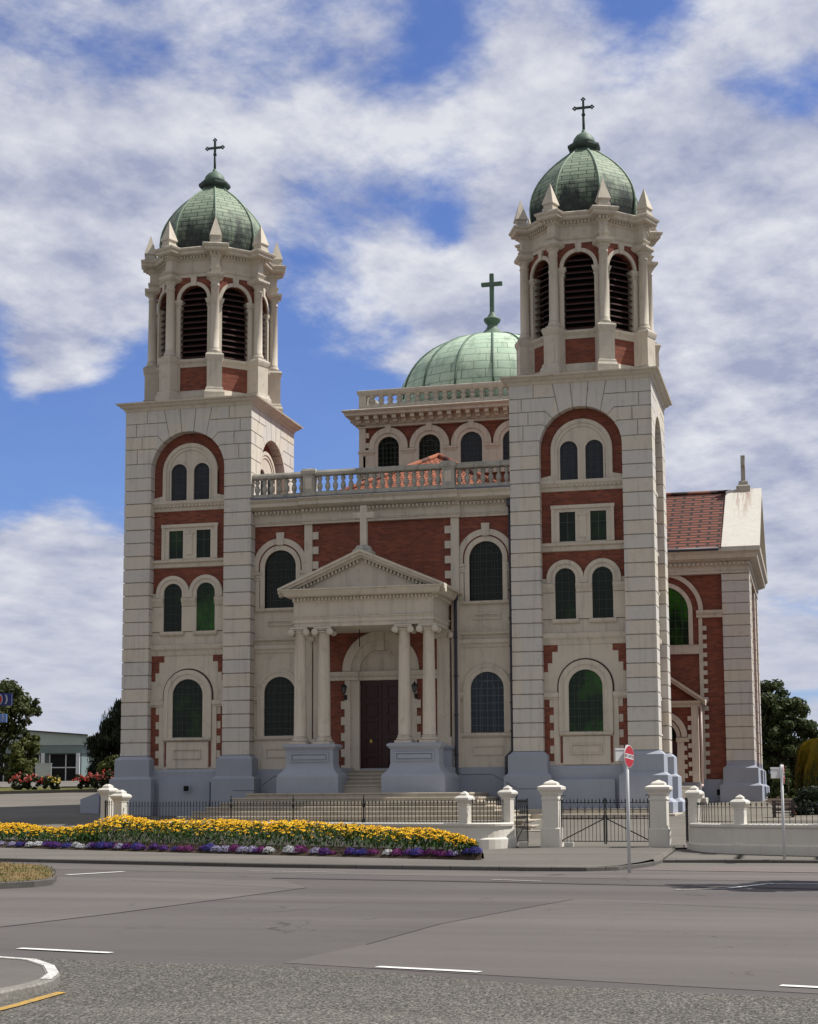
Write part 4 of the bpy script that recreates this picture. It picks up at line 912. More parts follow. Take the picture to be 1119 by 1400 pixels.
# ---- right transept
def build_transept():
    S = 'stone_cream'; b = MB(); X1, Y0, Y1 = 22.58, 16.9, 27.4
    b.box(15.4, X1 - .15, Y0 + .2, Y1 - .2, .5, 12.3, 'brick')
    b.cornice(rect(21.36, X1, Y0, Y0 + 1.2), course_profile(3.25, 11.62), 'stone_block', True); b.cornice(rect(21.36, X1, Y1 - 1.2, Y1), course_profile(3.25, 11.62), 'stone_block', True)
    for y in (19.3, 23.9): b.cornice(rect(X1 - .5, X1 - .03, y, y + .9), course_profile(3.25, 11.62), 'stone_block', True)
    for r in (rect(21.36, X1, Y0, Y0 + 1.2), rect(21.36, X1, Y1 - 1.2, Y1), rect(X1 - .5, X1 - .03, 19.3, 20.2), rect(X1 - .5, X1 - .03, 23.9, 24.8)):
        b.cornice(r, [(.30, .4), (.30, 2.16), (.16, 2.28), (.15, 2.94), (0, 3.06), (0, 3.26)], 'plinth_paint', True)
    b.box(15.4, 21.4, Y0 + .10, Y0 + .4, .4, 2.45, 'plinth_paint'); b.box(20.9, 21.15, Y0 + .085, Y0 + .1, 1.75, 2.0, 'dark_void')
    b.box(X1 - .16, X1 - .02, Y0 + 1.2, Y1 - 1.2, .4, 2.6, 'plinth_paint')
    # dressings of the front bay
    q = 20.28; b.box(q, q + .17, Y0 + .12, Y0 + .3, 2.45, 9.68, S); z = 9.3; i = 0
    while z > 2.6: b.box(q + .17, q + .35, Y0 + .125, Y0 + .3, z - .20, z, S); z -= .40
    b.yz([(Y0 + .3, 9.66), (Y0 + .06, 9.68), (Y0 + .05, 9.80), (Y0 - .01, 9.88), (Y0 - .03, 10.0), (Y0 + .3, 10.03)], 20.20, 21.36, S)
    b.yz([(Y0 + .3, 8.04), (Y0 + .08, 8.06), (Y0 + .06, 8.36), (Y0 + .02, 8.46), (Y0 + .3, 8.5)], 16.8, 20.28, S)
    tr = b.build('transept', basilica)
    b = MB(Matrix.Translation((18.7, Y0, 0))); b.ring(0, 10.0, 1.60, 1.80, .08, .3, S, None, 30); b.ring(0, 10.0, 1.14, 1.33, .11, .3, S, 8.48, 30); b.pane(0, 10.0, 1.15, 8.48, .16, 'glass_backlit'); b.leads(0, 10.0, 1.14, 8.5, .16, 8, .36, w=.016); b.build('window', tr)
    b = MB(); lp = rect(15.4, X1, Y0, Y1)
    b.cornice(lp, [(-.1, 11.62), (.02, 11.64), (.03, 11.74), (0, 11.78), (0, 11.95), (.06, 12.0), (.06, 12.14), (.22, 12.2), (.38, 12.28), (.42, 12.46), (.52, 12.56), (.54, 12.70), (.1, 12.76)], S, True)
    x = 15.5
    while x < 22.6: b.box(x, x + .10, Y0 - .17, Y0 - .05, 12.01, 12.13, S); x += .2
    b.build('cornice', tr)
    ry, rz = 22.15, 16.28; b = MB()
    roof_face(b, [(15.4, Y0 - .5, 12.74), (21.5, Y0 - .5, 12.74), (21.5, ry, rz), (15.4, ry, rz)], 'terracotta_dark', 0); roof_face(b, [(21.5, Y1 + .5, 12.74), (15.4, Y1 + .5, 12.74), (15.4, ry, rz), (21.5, ry, rz)], 'terracotta_dark', 0)
    b.tube([(15.4, ry, rz + .02), (21.5, ry, rz + .02)], .12, 'terracotta_dark', 7); b.tube([(15.4, Y0 - .56, 12.68), (21.3, Y0 - .56, 12.68)], .08, 'pipe_dark', 7)
    b.build('roof', tr)
    b = MB()   # broad white-painted gable coping, pediment to the side
    for ya, yb in ((Y0 - .55, ry), (Y1 + .55, ry)):
        n = Vector((0, -(rz - 12.74), (ry - Y0 + .5))).normalized()
        b.yz([(ya, 12.76), (yb, rz + .14), (yb, rz - .2), (ya, 12.56)] if ya < yb else [(yb, rz + .14), (ya, 12.76), (ya, 12.56), (yb, rz - .2)], 21.42, 23.1, 'white_roof')
    b.yz([(Y0 - .1, 12.7), (Y1 + .1, 12.7), (ry, rz - .2)], 21.6, 22.6, S)
    b.build('gable', tr)
    b = MB(Matrix.Translation((22.25, ry, 0))); b.cornice(rect(-.33, .33, -.3, .3), [(0, 16.1), (0, 16.52), (-.10, 16.60), (-.12, 16.75), (-.16, 16.80)], 'stone_dirty', True); b.bbox(-.10, .10, -.11, .11, 16.78, 18.06, 'stone_dirty'); b.box(-.09, .09, -.42, -.11, 17.5, 17.72, 'stone_dirty'); b.box(-.09, .09, .11, .42, 17.5, 17.72, 'stone_dirty'); b.build('stone_cross', tr)
    tr2 = copy_tree(tr, basilica); tr2.scale = (-1, 1, 1); tr2.location = (20, 0, 0)
build_transept()

# ---- side porch
def build_porch():
    S = 'stone_cream'; CX, Y0 = 18.6, 15.6; b = MB(Matrix.Translation((CX, Y0, 0))); HW = 1.66
    b.box(-HW + .02, HW - .02, .15, 1.35, .5, 5.6, 'brick'); b.box(-HW - .03, HW + .03, .08, 1.35, .4, 2.31, 'plinth_paint')
    for sx in (-1, 1):
        q = sorted((sx * 1.36, sx * HW)); b.box(q[0], q[1], .0, .3, 2.31, 5.6, S); z = 5.2
        while z > 2.5: qq = sorted((sx * 1.20, sx * 1.36)); b.box(qq[0], qq[1], .02, .3, z - .2, z, S); z -= .4
        q = sorted((sx * .72, sx * 1.02)); b.box(q[0], q[1], .02, .3, 2.31, 4.1, S); z = 3.9
        while z > 2.5: qq = sorted((sx * 1.02, sx * 1.15)); b.box(qq[0], qq[1], .03, .3, z - .2, z, S); z -= .4
        q = sorted((sx * .68, sx * 1.24)); b.yz([(.3, 4.06), (-.02, 4.08), (-.06, 4.16), (-.09, 4.26), (.3, 4.29)], q[0], q[1], S)
    b.yz([(.3, 5.58), (.0, 5.60), (-.02, 5.70), (-.18, 5.76), (-.24, 5.86), (.3, 5.90)], -HW - .12, HW + .12, S)
    b.xz([(-HW, 5.85), (HW, 5.85), (0, 7.0)], .12, 1.3, 'brick')
    for sx in (-1, 1):
        for o0, o1, y0 in ((0, .13, -.28), (.13, .26, -.16)):
            pts = [(0, 7.30 - o0), (sx * 2.0, 5.92 - o0), (sx * 2.0, 5.92 - o1), (0, 7.30 - o1)]; b.xz(pts if sx < 0 else pts[::-1], y0, 1.3 if o0 == 0 else .3, S)
    b.ring(0, 4.29, .92, 1.17, -.05, .3, S, None, 24); b.ring(0, 4.29, .70, .87, .02, .3, S, None, 24); b.ring(0, 4.29, .87, .92, .10, .3, 'brick', None, 24)
    pr = b.build('side_porch', basilica)
    b = MB(Matrix.Translation((CX, Y0, 0))); b.box(-.72, .72, .10, .16, 2.35, 4.1, 'door_paint'); b.pane(0, 4.29, .71, 4.15, .11, 'glass_dark'); b.build('door', pr)
    b = MB(Matrix.Translation((CX, Y0, 0)))
    for i in range(4): b.cornice(rect(-1.2, 2.0 - .16 * i, -1.5 + .36 * i, .1), [(0, .6), (0, 1.62 + .17 * i), (-.02, 1.64 + .17 * i)], 'white_roof', True)
    b.build('step', pr)
    b = MB(); b.tube([(CX + HW + .13, Y0 - .02, 5.7), (CX + HW + .13, Y0 - .02, 2.2)], .05, 'pipe_light'); b.tube([(CX + HW + .13, Y0 - .02, 2.2), (CX + HW + .05, Y0 - .15, 2.1)], .055, 'pipe_light'); b.build('downpipe', pr)
build_porch()

# ---- lanterns by the door
def wall_lantern(x):
    t = empty('wall_lantern', (x, .28, 5.3), 0, None, 'lamp', 'iron lanterns flanking the main door')
    b = MB(); m = 'iron_black'; b.tube([(0, 0, .1), (0, -.10, .02), (0, -.2, .05), (0, -.22, .16)], .018, m); b.lathe([(.045, -.06), (.06, .0), (.05, .12)], 8, 0, 0, m); b.build('bracket', t)
    b = MB(); b.lathe([(.055, .16), (.10, .38)], 6, 0, -.22, 'lamp_glass', False); b.build('lamp_glass', t)
    b = MB()
    for k in range(6): a = k * pi / 3; b.tube([(.056 * cos(a), -.22 + .056 * sin(a), .16), (.102 * cos(a), -.22 + .102 * sin(a), .38)], .008, m, 4)
    b.lathe([(.12, .38), (.125, .40), (.06, .47), (.03, .50), (.02, .55), (0, .57)], 6, 0, -.22, m, False); b.lathe([(.06, .15), (.06, .17)], 6, 0, -.22, m, False); b.build('lamp_frame', t); return t
tag(wall_lantern(8.69), 'black iron wall lantern left of the red door')
tag(wall_lantern(11.33), 'black iron wall lantern seen between the two rightmost columns')

#@@GROUND
# ------------------------------------------------------------------ ground, road, paths
def sweep(b, path, prof, m, zf=None, closed=False):
    """closed profile [(offset to the right of travel, z)] swept along a plan polyline with mitres"""
    n = len(path); nr = []
    for i in range(n if closed else n - 1):
        a, c = path[i], path[(i + 1) % n]; dx, dy = c[0] - a[0], c[1] - a[1]; L = hypot(dx, dy); nr.append((dy / L, -dx / L))
    rows = []
    for i, p in enumerate(path):
        if closed: n1, n2 = nr[i - 1], nr[i]
        else: n1, n2 = nr[max(i - 1, 0)], nr[min(i, n - 2)]
        k = max(.3, 1 + n1[0] * n2[0] + n1[1] * n2[1]); z0 = zf(*p) if zf else 0
        rows.append([b.V((p[0] + (n1[0] + n2[0]) / k * o, p[1] + (n1[1] + n2[1]) / k * o, z0 + z)) for o, z in prof])
    q = len(prof)
    for i in range(n if closed else n - 1):
        r0, r1 = rows[i], rows[(i + 1) % n]
        for j in range(q if q > 2 else 1): b.F((r0[j], r0[(j + 1) % q], r1[(j + 1) % q], r1[j]), m)
    if not closed and q > 2: b.F(rows[0], m); b.F(rows[-1][::-1], m)
def sheet(name, pts, z, m):
    b = MB(); b.poly([(x, y, z) for x, y in pts], m); return structure(name, b)
def columns(b, xs, y0f, y1f, zf, rows, m, pw=1.0):
    g = []
    for x in xs:
        y0, y1 = y0f(x), y1f(x); g.append([b.V((x, y0 + (y1 - y0) * (j / rows) ** pw, zf(x, y0 + (y1 - y0) * (j / rows) ** pw))) for j in range(rows + 1)])
    for a, c in zip(g, g[1:]):
        for j in range(rows): b.F((a[j], c[j], c[j + 1], a[j + 1]), m, True)
def frange(a, b, st):
    out = []; x = a
    while x < b - 1e-6: out.append(x); x += st
    return out + [b]

sheet('ground', [(-2500, -2500), (2500, -2500), (2500, 3500), (-2500, 3500)], -.35, 'far_ground')
sheet('road', [(-160, -120), (160, -160), (160, -20), (-160, 45)], 0.0, 'asphalt')
sheet('road_apron', [(-30, -28.6), (16.79, -40.12), (17.51, -40.22), (20.12, -40.45), (21.42, -40.87), (22.66, -41.48), (25.18, -42.04), (60, -51), (60, -90), (-30, -80)], .004, 'chip_seal')
sheet('road_patch', [(15.87, -26.71), (15.51, -30.35), (15.15, -33.88), (14.75, -36.42), (2, -33.0), (-30, -25), (-30, -12), (9.45, -23.42), (14.6, -24.2)], .004, 'asphalt_old')
sheet('road_patch', [(21.25, -29.4), (20.78, -32.12), (20.32, -34.9), (20.18, -37.98), (19.9, -40.1), (21.42, -40.6), (25.2, -41.7), (60, -50.5), (60, -40), (40, -34.6), (25.18, -30.54)], .004, 'asphalt_old')
sheet('road_patch', [(-10, -12.6), (3.2, -16.1), (18.6, -20.1), (21.3, -18.6), (25, -19.5), (45, -24.5), (45, -26.6), (24, -22.9), (12, -20.9), (-10, -15.6)], .004, 'asphalt_old')
sheet('paved_strip', [(20.9, -18.4), (21.35, -16.4), (25.2, -16.6), (45, -22.0), (45, -24.2), (25.0, -19.2)], .008, 'brick_paving')
sheet('paved_apron', [(21.3, -16.4), (21.35, -14.3), (25.2, -14.15), (45, -19.4), (45, -22.0), (25.2, -16.6)], .008, 'footpath_seal')
for pts in (((9.45, -23.3), (12.4, -25.2), (15.68, -26.99)), ((21.16, -29.61), (23.1, -30.5), (25.18, -31.51), (34, -34)), ((21.3, -29.4), (20.8, -32.1), (20.33, -34.9), (20.19, -37.98)), ((14.0, -23.2), (18, -23.9), (25, -25.6), (36, -28.3)), ((14.75, -36.42), (15.15, -33.88), (15.51, -30.35), (15.87, -26.71))):
    b = MB(); w = .012 if pts[0][0] != 14.0 else .16; sweep(b, pts, [(-w, .009), (w, .009)], 'asphalt_patch'); structure('road_seam', b)
def mark(pts, w, m='road_paint', name='road_marking'):
    b = MB(); sweep(b, pts, [(-w / 2, .013), (w / 2, .013)], m); structure(name, b)
mark([(16.50, -39.22), (17.75, -39.52)], .12); mark([(20.97, -40.36), (22.06, -40.64)], .12); mark([(24.86, -41.2), (26.2, -41.52)], .12); mark([(13.0, -38.3), (14.2, -38.6)], .12)
mark([(18.71, -23.26), (19.83, -23.83)], .11, 'road_paint_worn'); mark([(12.4, -20.2), (14.81, -20.6)], .11, 'road_paint_worn'); mark([(8.95, -22.6), (9.55, -20.9)], .16)
mark([(22.7, -26.40), (23.65, -25.85)], .11, 'road_paint_worn'); mark([(23.55, -25.9), (24.3, -24.0)], .13); mark([(24.2, -24.2), (25.6, -24.0)], .11)
mark([(18.86, -44.9), (18.90, -43.9), (18.86, -42.95)], .10, 'yellow_paint')
mark([(9.6, -22.9), (10.4, -27.5), (11.5, -31.5)], .5, 'asphalt_old', 'tyre_mark') if False else None

KERB = [(-60, .05), (3.41, -15.37), (8.3, -16.95), (12.05, -18.1), (15.79, -18.75), (18.72, -19.22), (20.1, -19.2), (20.75, -18.6), (21.1, -17.2), (21.3, -15.8), (21.36, -14.3)]
KERB2 = [(21.36, -14.3), (23.2, -14.0), (25.2, -14.2), (40, -18.3), (60, -23.4)]
def kerb_y(x): return pl(x, KERB + KERB2[1:])
KP = [(0, -.2), (0, .080), (-.02, .100), (-.13, .100), (-.15, .07), (-.15, -.2)]
b = MB(); sweep(b, KERB, KP, 'kerb_stone'); structure('kerb', b)
b = MB(); sweep(b, KERB2, [(0, -.2), (0, .075), (-.02, .09), (-.13, .09), (-.15, .06), (-.15, -.2)], 'kerb_stone'); structure('kerb', b)
xs = sorted(set(frange(-60, 18, 1.5) + frange(18, 20, .2) + frange(20, 21.5, .04) + frange(21.6, 26, .2) + frange(26, 60, 2) + [k[0] for k in KERB + KERB2]))
b = MB(); columns(b, xs, lambda x: kerb_y(x) + (.05 if x < 20 or x > 21.4 else .03), lambda x: wall_y(x) + .12, lambda x, y: path_z(x, y) if x < 21.3 else min(path_z(x, y), .085 + .03 * max(0, y - kerb_y(x))), 14, 'footpath_seal'); structure('footpath', b)
xs = sorted(set(frange(-80, -10, 4) + frange(-10, 27, .3) + frange(27, 80, 3)))
b = MB(); columns(b, xs, wall_y, lambda x: 150, court_z, 70, 'forecourt_seal', 2.2); structure('forecourt', b)
# pale concrete drive up to the church, right side
b = MB(); columns(b, frange(21.2, 30, .4), lambda x: max(wall_y(x) + .4, -6 + (22.6 - min(x, 22.6)) * 2.0), lambda x: 16.0, lambda x, y: court_z(x, y) + .006, 40, 'drive_pale'); structure('driveway', b)
# lawn with its kerb, and the far path
def yk(x): return 10.3 + .25 * (x + 8.3)
b = MB(); columns(b, frange(-70, -3.2, 1.2), yk, lambda x: yk(x) + 9.5, lambda x, y: court_z(x, y) + .12, 10, 'lawn'); structure('lawn', b)
b = MB(); sweep(b, [(x, yk(x) - .06) for x in frange(-70, -3.2, 2.2)], [(.07, -.1), (.07, .13), (-.07, .13), (-.07, -.1)], 'kerb_stone', court_z); structure('lawn_kerb', b)
b = MB(); columns(b, frange(23.0, 60, 1.5), lambda x: 16.5 if x < 24 else 2.2, lambda x: 60, lambda x, y: court_z(x, y) + .02, 20, 'soil'); structure('garden_soil', b)
# traffic islands
ISL = [(2.0, -18.6), (5.47, -19.21), (7.23, -20.33), (8.63, -22.56), (9.82, -24.85), (10.60, -26.6), (10.62, -27.4), (10.24, -28.05), (8.5, -28.0), (2, -26.4), (-6, -24.3), (-6, -17)]
ISL = [(x, y) for x, y in ISL][::-1]
b = MB(); sweep(b, ISL, [(0.0, -.1), (0.0, .115), (-.02, .13), (-.15, .13), (-.16, -.1)], 'kerb_stone', None, True); structure('island_kerb', b)
b = MB(); cx_, cy_ = 4.5, -23.4
ins = [(x + (cx_ - x) * .02, y + (cy_ - y) * .02) for x, y in ISL]
b.poly([(x, y, .135) for x, y in ins], 'dry_grass'); structure('island_grass', b)
IS2 = [(10, -38.9), (15.0, -40.35), (17.2, -40.92), (17.68, -41.10), (18.14, -41.62), (18.5, -42.25), (18.66, -42.72), (18.70, -43.15), (18.62, -43.9), (18.3, -44.9), (10, -43.4)]
IS2 = IS2[::-1]
b = MB(); sweep(b, IS2, [(0.0, -.1), (0.0, .075), (-.02, .092), (-.13, .092), (-.14, -.1)], 'kerb_pale', None, True); structure('island_kerb', b)
b = MB(); b.poly([(x + (14.5 - x) * .028, y + (-42.2 - y) * .028, .088) for x, y in IS2], 'footpath_seal'); structure('island_paving', b)
b = MB(); sweep(b, [(10, -38.9), (15.0, -40.35), (17.2, -40.92), (17.68, -41.10), (18.14, -41.62), (18.5, -42.25), (18.66, -42.72)], [(-.11, .096), (-.01, .096)] if False else [(.11, .096), (.012, .096)], 'kerb_white'); structure('kerb_paint', b)
b = MB(); rg = random.Random(11)
for i in range(5200):
    x, y = rg.uniform(2, 10.5), rg.uniform(-28, -18.8); inside = False
    for (xa, ya), (xb, yb) in zip(ISL, ISL[1:] + ISL[:1]):
        if (ya > y) != (yb > y) and x < (xb - xa) * (y - ya) / (yb - ya) + xa: inside = not inside
    if not inside: continue
    h = rg.uniform(.02, .07); a_ = rg.uniform(0, 6.28); dx, dy = cos(a_) * .012, sin(a_) * .012; lx, ly = rg.uniform(-.03, .03), rg.uniform(-.03, .03)
    b.poly([(x - dx, y - dy, .13), (x + dx, y + dy, .13), (x + lx, y + ly, .13 + h)], 'dry_grass')
tag(b.build('dry_grass'), 'patchy dry brown grass tufts on the traffic island', 'grass', None, 'stuff')

# ------------------------------------------------------------------ front boundary
def arc_pts(c, r, a0, a1, n): return [(c[0] + r * cos(radians(a0 + (a1 - a0) * i / n)), c[1] + r * sin(radians(a0 + (a1 - a0) * i / n))) for i in range(n + 1)]
def curve3(p0, p1, p2, n=9):
    return [((1 - t) ** 2 * p0[0] + 2 * t * (1 - t) * p1[0] + t * t * p2[0], (1 - t) ** 2 * p0[1] + 2 * t * (1 - t) * p1[1] + t * t * p2[1]) for t in [i / n for i in range(n + 1)]]
LP2, LP, MP, GP = (2.37, -6.20), (3.40, -7.45), (15.52, -11.0), (16.60, -10.15)
RG, RS = (21.87, -9.90), (23.20, -11.60)
def wall(name, paths, posts, ztop, zbase, label):
    t = empty(name, (posts[0][0], posts[0][1], 0), 0, label, 'wall'); t['offset'] = (posts[0][0], posts[0][1], 0); W = 'white_paint'
    b = MB()
    for p in paths: sweep(b, p, [(-.13, -.4), (-.13, ztop - .1), (.13, ztop - .1), (.13, -.4)], W); sweep(b, p, [(-.19, -.4), (-.19, zbase - .05), (-.12, zbase), (.12, zbase), (.19, zbase - .05), (.19, -.4)], W)
    b.build('wall_body', t)
    for p in paths:
        b = MB(); sweep(b, p, [(-.13, ztop - .12), (-.18, ztop - .08), (-.19, ztop - .02), (-.15, ztop + .01), (.15, ztop + .01), (.19, ztop - .02), (.18, ztop - .08), (.13, ztop - .12)], W); b.build('coping', t)
    for x, y, zt, zc in posts:
        h = .135 + zc; b = MB(RM(x, y, -14)); b.cornice(rect(-h, h, -h, h), [(.05, -.4), (.05, zbase - .02), (0, zbase + .02), (0, zt - .40)], W)
        b.cornice(rect(-h, h, -h, h), [(0, zt - .42), (.015, zt - .38), (.015, zt - .34), (.04, zt - .31), (.075, zt - .25), (.085, zt - .24), (.085, zt - .19), (.03, zt - .14), (-.035, zt - .12), (-.035, zt - .07), (-.07, zt - .04), (-.12, zt)], W, True); b.build('post', t)
    return t
def RM(x, y, rz=0): return Matrix.Translation((x, y, 0)) @ RZ(rz)
wall('boundary_wall', [[LP, MP], curve3(MP, (16.35, -11.35), GP), curve3(LP, (2.5, -7.2), LP2)], [(*MP, 1.86, 0), (*GP, 2.02, 0), (*LP, 1.99, .03), (*LP2, 2.19, .03)], .96, .56, 'long low white wall with capped posts behind the yellow flower bed')
wall('boundary_wall', [curve3(RG, (22.2, -11.3), RS), [RS, (25.19, -12.5), (34, -15.2)]], [(*RS, 1.72, 0), (*RG, 1.98, 0)], .94, .42, 'white wall curving right from the gate, with a small capped post')

def railing(path, n, zb, h, label, standards=()):
    P = [Vector((x, y, 0)) for x, y in path]; L = [0]
    for a, c in zip(P, P[1:]): L.append(L[-1] + (c - a).length)
    def at(s):
        for i in range(len(P) - 1):
            if s <= L[i + 1] + 1e-6: return P[i].lerp(P[i + 1], (s - L[i]) / max(1e-6, L[i + 1] - L[i]))
        return P[-1]
    t = empty('iron_railing', (P[0].x, P[0].y, zb), 0, label, 'railing'); o = Vector((P[0].x, P[0].y, zb)); m = 'iron_black'
    for z in (.06, h - .17):
        b = MB(); pts = [p - o + Vector((0, 0, zb + z)) for p in P]
        for a, c in zip(pts, pts[1:]): b.bar(a, c, .028, .014, m)
        b.build('rail', t)
    b = MB(); b.box(-.008, .008, -.008, .008, 0, h - .10, m); b.lathe([(.010, h - .13), (.022, h - .10), (.016, h - .06), (0, h)], 6, 0, 0, m, False); pk = b.build('picket', t); first = True
    for i in range(n):
        q = at(L[-1] * (i + .6) / (n + .2)) - o; c = pk if first else pk.copy()
        if not first: C.objects.link(c); c.parent = t
        first = False; c.location = (q.x, q.y, 0)
    for s in standards:
        q = at(L[-1] * s) - o; b = MB(Matrix.Translation((q.x, q.y, 0))); b.lathe([(.06, -.02), (.06, .06), (.03, .12), (.022, .2), (.022, h - .25), (.04, h - .20), (.045, h - .14), (.022, h - .09), (.03, h - .02), (.028, h + .03), (.012, h + .06), (.02, h + .10), (0, h + .16)], 10, 0, 0, m); b.build('standard', t)
    return t
def inset(a, c, d0, d1):
    a, c = Vector(a), Vector(c); u = (c - a).normalized(); return [tuple(a + u * d0), tuple(c - u * d1)]
railing(inset(LP, MP, .2, .2), 100, .96, .68, 'long black spear-topped railing between the white posts behind the flowers', (.345, .535, .74))
railing(curve3(MP, (16.35, -11.35), GP)[1:-1], 11, .96, .70, 'short curved black railing beside the open pedestrian gate')
railing(curve3(LP, (2.5, -7.2), LP2)[1:-1], 9, .98, .70, 'short black railing between the two leftmost white posts')
railing(curve3(RG, (22.2, -11.3), RS)[1:-1], 13, .94, .62, 'curved black railing on the wall right of the gate pillar')
railing([tuple(Vector(RS).lerp(Vector((25.19, -12.5)), .1)), (25.19, -12.5), (30, -14)], 44, .94, .60, 'straight black railing on the white wall at the right edge')

def gate_pillar(x, y, z0, label):
    t = empty('gate_pillar', (x, y, z0), radians(-3), label, 'pillar', 'pillars of the main gate'); W = 'white_paint'
    b = MB(); b.cornice(rect(-.235, .235, -.235, .235), [(.045, -.4), (.045, .52), (0, .55), (0, 1.34)], W, True); b.build('shaft', t)
    b = MB(); b.cornice(rect(-.235, .235, -.235, .235), [(-.01, 1.32), (.02, 1.34), (.02, 1.38), (0, 1.40), (.0, 1.46), (.03, 1.49), (.05, 1.55), (.10, 1.62), (.11, 1.63), (.11, 1.70), (.03, 1.74), (-.04, 1.76), (-.04, 1.80), (-.10, 1.85), (-.16, 1.87), (-.21, 1.90)], W, True); b.build('cap', t)
gate_pillar(17.83, -9.9, .27, 'tall white capped gate pillar on the left of the black double gate')
gate_pillar(20.88, -9.85, .25, 'tall white capped gate pillar on the right, behind the red sign post')

def gate_leaf(x, y, w, sx, label, rz=0, flip=False):
    t = empty('iron_gate', (x, y, .27), rz, label, 'gate', 'leaves of the main double gate' if not flip else None); m = 'iron_black'; b = MB()
    b.box(min(0, sx * .03), max(0, sx * .03), -.015, .015, .1, 1.42, m); b.box(min(sx * (w - .03), sx * w), max(sx * (w - .03), sx * w), -.015, .015, .08, 1.38, m)
    for z in (.16, .80, 1.05, 1.25): b.box(min(0, sx * w), max(0, sx * w), -.012, .012, z - .012, z + .012, m)
    pts = [(sx * (.015 + .05 * (1 - cos(a))), 0, 1.42 + .05 * sin(a)) for a in [i * pi / 7 for i in range(8)]]; b.tube(pts, .011, m, 6)
    b.build('gate_frame', t)
    b = MB(); b.bar((sx * .02, 0, .18), (sx * (w - .02), 0, .80), .02, .03, m); b.build('brace', t)
    n = 12; s1 = s2 = None
    for i in range(n):
        xx = sx * (w * (i + .6) / n); tall = i % 2 == 0; h = 1.38 if tall else .92; src = s1 if tall else s2
        if src is None:
            b = MB(); b.box(-.007, .007, -.007, .007, .16, h - .08, m); b.lathe([(.009, h - .12), (.020, h - .08), (.014, h - .04), (0, h)], 6, 0, 0, m, False)
            if tall: b.lathe([(.018, .98), (.022, 1.0), (.018, 1.02)], 6, 0, 0, m, False)
            c = b.build('picket', t)
            if tall: s1 = c
            else: s2 = c
        else: c = src.copy(); C.objects.link(c); c.parent = t
        c.location = (xx, 0, 0)
    b = MB()
    for i in range(0, n - 1, 2):
        xa, xb = sx * (w * (i + .6) / n), sx * (w * (i + 2.6) / n); xm = (xa + xb) / 2; b.tube([(xa, 0, 1.05), (xm, 0, 1.25), (xb, 0, 1.05)], .006, m, 5); b.lathe([(.007, 1.24), (.016, 1.31), (0, 1.36)], 6, xm, 0, m, False)
    b.build('scroll', t)
    return t
gate_leaf(18.09, -9.9, 1.26, 1, 'black iron gate leaf hung on the left gate pillar'); gate_leaf(20.62, -9.86, 1.26, -1, 'black iron gate leaf behind the sign post, hung on the right pillar')
g = gate_leaf(16.82, -10.0, 1.05, 1, 'narrow black pedestrian gate standing open beside the curved wall', radians(82), True)
g = gate_leaf(21.66, -9.75, 1.05, 1, 'narrow black pedestrian gate standing open right of the main gate', radians(97), True)
for x, y in ((17.02, -10.02), (18.32, -9.92)):
    b = MB(Matrix.Translation((x, y, 0))); b.cornice(rect(-.12, .12, -.10, .10), [(0, .0), (0, .40), (-.02, .42)], 'white_paint', True); o = b.build('gate_stop')
    tag(o, 'small white stop block at the foot of the ' + ('open pedestrian gate' if x < 17.5 else 'left pillar under the double gate'), 'block')
b = MB(); b.xz([(-1.62, 1.0), (-.86, 1.0), (-.86, 1.96), (-1.62, 1.70)], .05, .30, 'plinth_paint'); tag(b.build('ramp_wall'), 'short grey wall with sloping top at the left foot of the left tower', 'wall')

# ------------------------------------------------------------------ signs
def text_mesh(b, body, size, M, m):
    cu = bpy.data.curves.new('lettering', 'FONT'); cu.body = body; cu.size = size; cu.align_x = 'CENTER'; cu.align_y = 'CENTER'; cu.extrude = .0015; cu.offset = .0035
    o = bpy.data.objects.new('lettering', cu); C.objects.link(o); bpy.context.view_layer.update()
    me = o.evaluated_get(bpy.context.evaluated_depsgraph_get()).to_mesh()
    k = len(b.v)
    for v in me.vertices: b.V(M @ v.co)
    for p in me.polygons: b.F([k + i for i in p.vertices], m)
    bpy.data.objects.remove(o); bpy.data.curves.remove(cu)
def no_entry(x, y, z0, h, rz, rw, label, lean=0):
    """round sign on a post; the face looks along local -y"""
    t = empty('no_entry_sign', (x, y, z0), 0, label, 'sign')
    b = MB(); b.lathe([(.036, -.1), (.036, h)], 12, 0, 0, 'post_paint'); b.lathe([(.036, h), (.02, h + .015)], 12, 0, 0, 'post_paint'); b.build('post', t)
    M = RZ(rz) @ Matrix.Translation((0, -.05, h - .24)) @ Matrix.Rotation(radians(lean), 4, 'Y')
    b = MB(M @ Matrix.Rotation(pi / 2, 4, 'X')); b.lathe([(.235, -.012), (.242, -.010), (.242, .004), (.235, .006)], 36, 0, 0, 'sign_white', False); b.lathe([(.232, .004), (.232, .0075)], 36, 0, 0, 'sign_red', False)
    b.M = M; b.box(-.205, .205, -.0095, -.004, -.05, .05, 'sign_white'); b.M = Matrix(); text_mesh(b, 'NO ENTRY', .088, M @ Matrix.Translation((0, -.0105, 0)) @ Matrix.Rotation(pi / 2, 4, 'X'), 'sign_text')
    b.M = RZ(rz); b.box(-.05, .05, -.045, -.03, h - .40, h - .36, 'post_paint'); b.box(-.05, .05, -.045, -.03, h - .12, h - .08, 'post_paint'); b.build('sign_face', t)
    b = MB(RZ(rw)); b.box(-.30, -.03, -.012, .012, h - .34, h - .08, 'sign_white'); b.box(-.31, -.0, -.02, .02, h - .10, h - .06, 'sign_white'); b.build('side_plate', t)
    return t
no_entry(21.20, -20.40, .13, 2.66, 71, 40, 'red round no entry sign on a white post in front of the double gate', 6)
no_entry(24.36, -13.9, .10, 2.36, 88, 30, 'red sign seen nearly edge-on, on a white post by the right-hand wall')
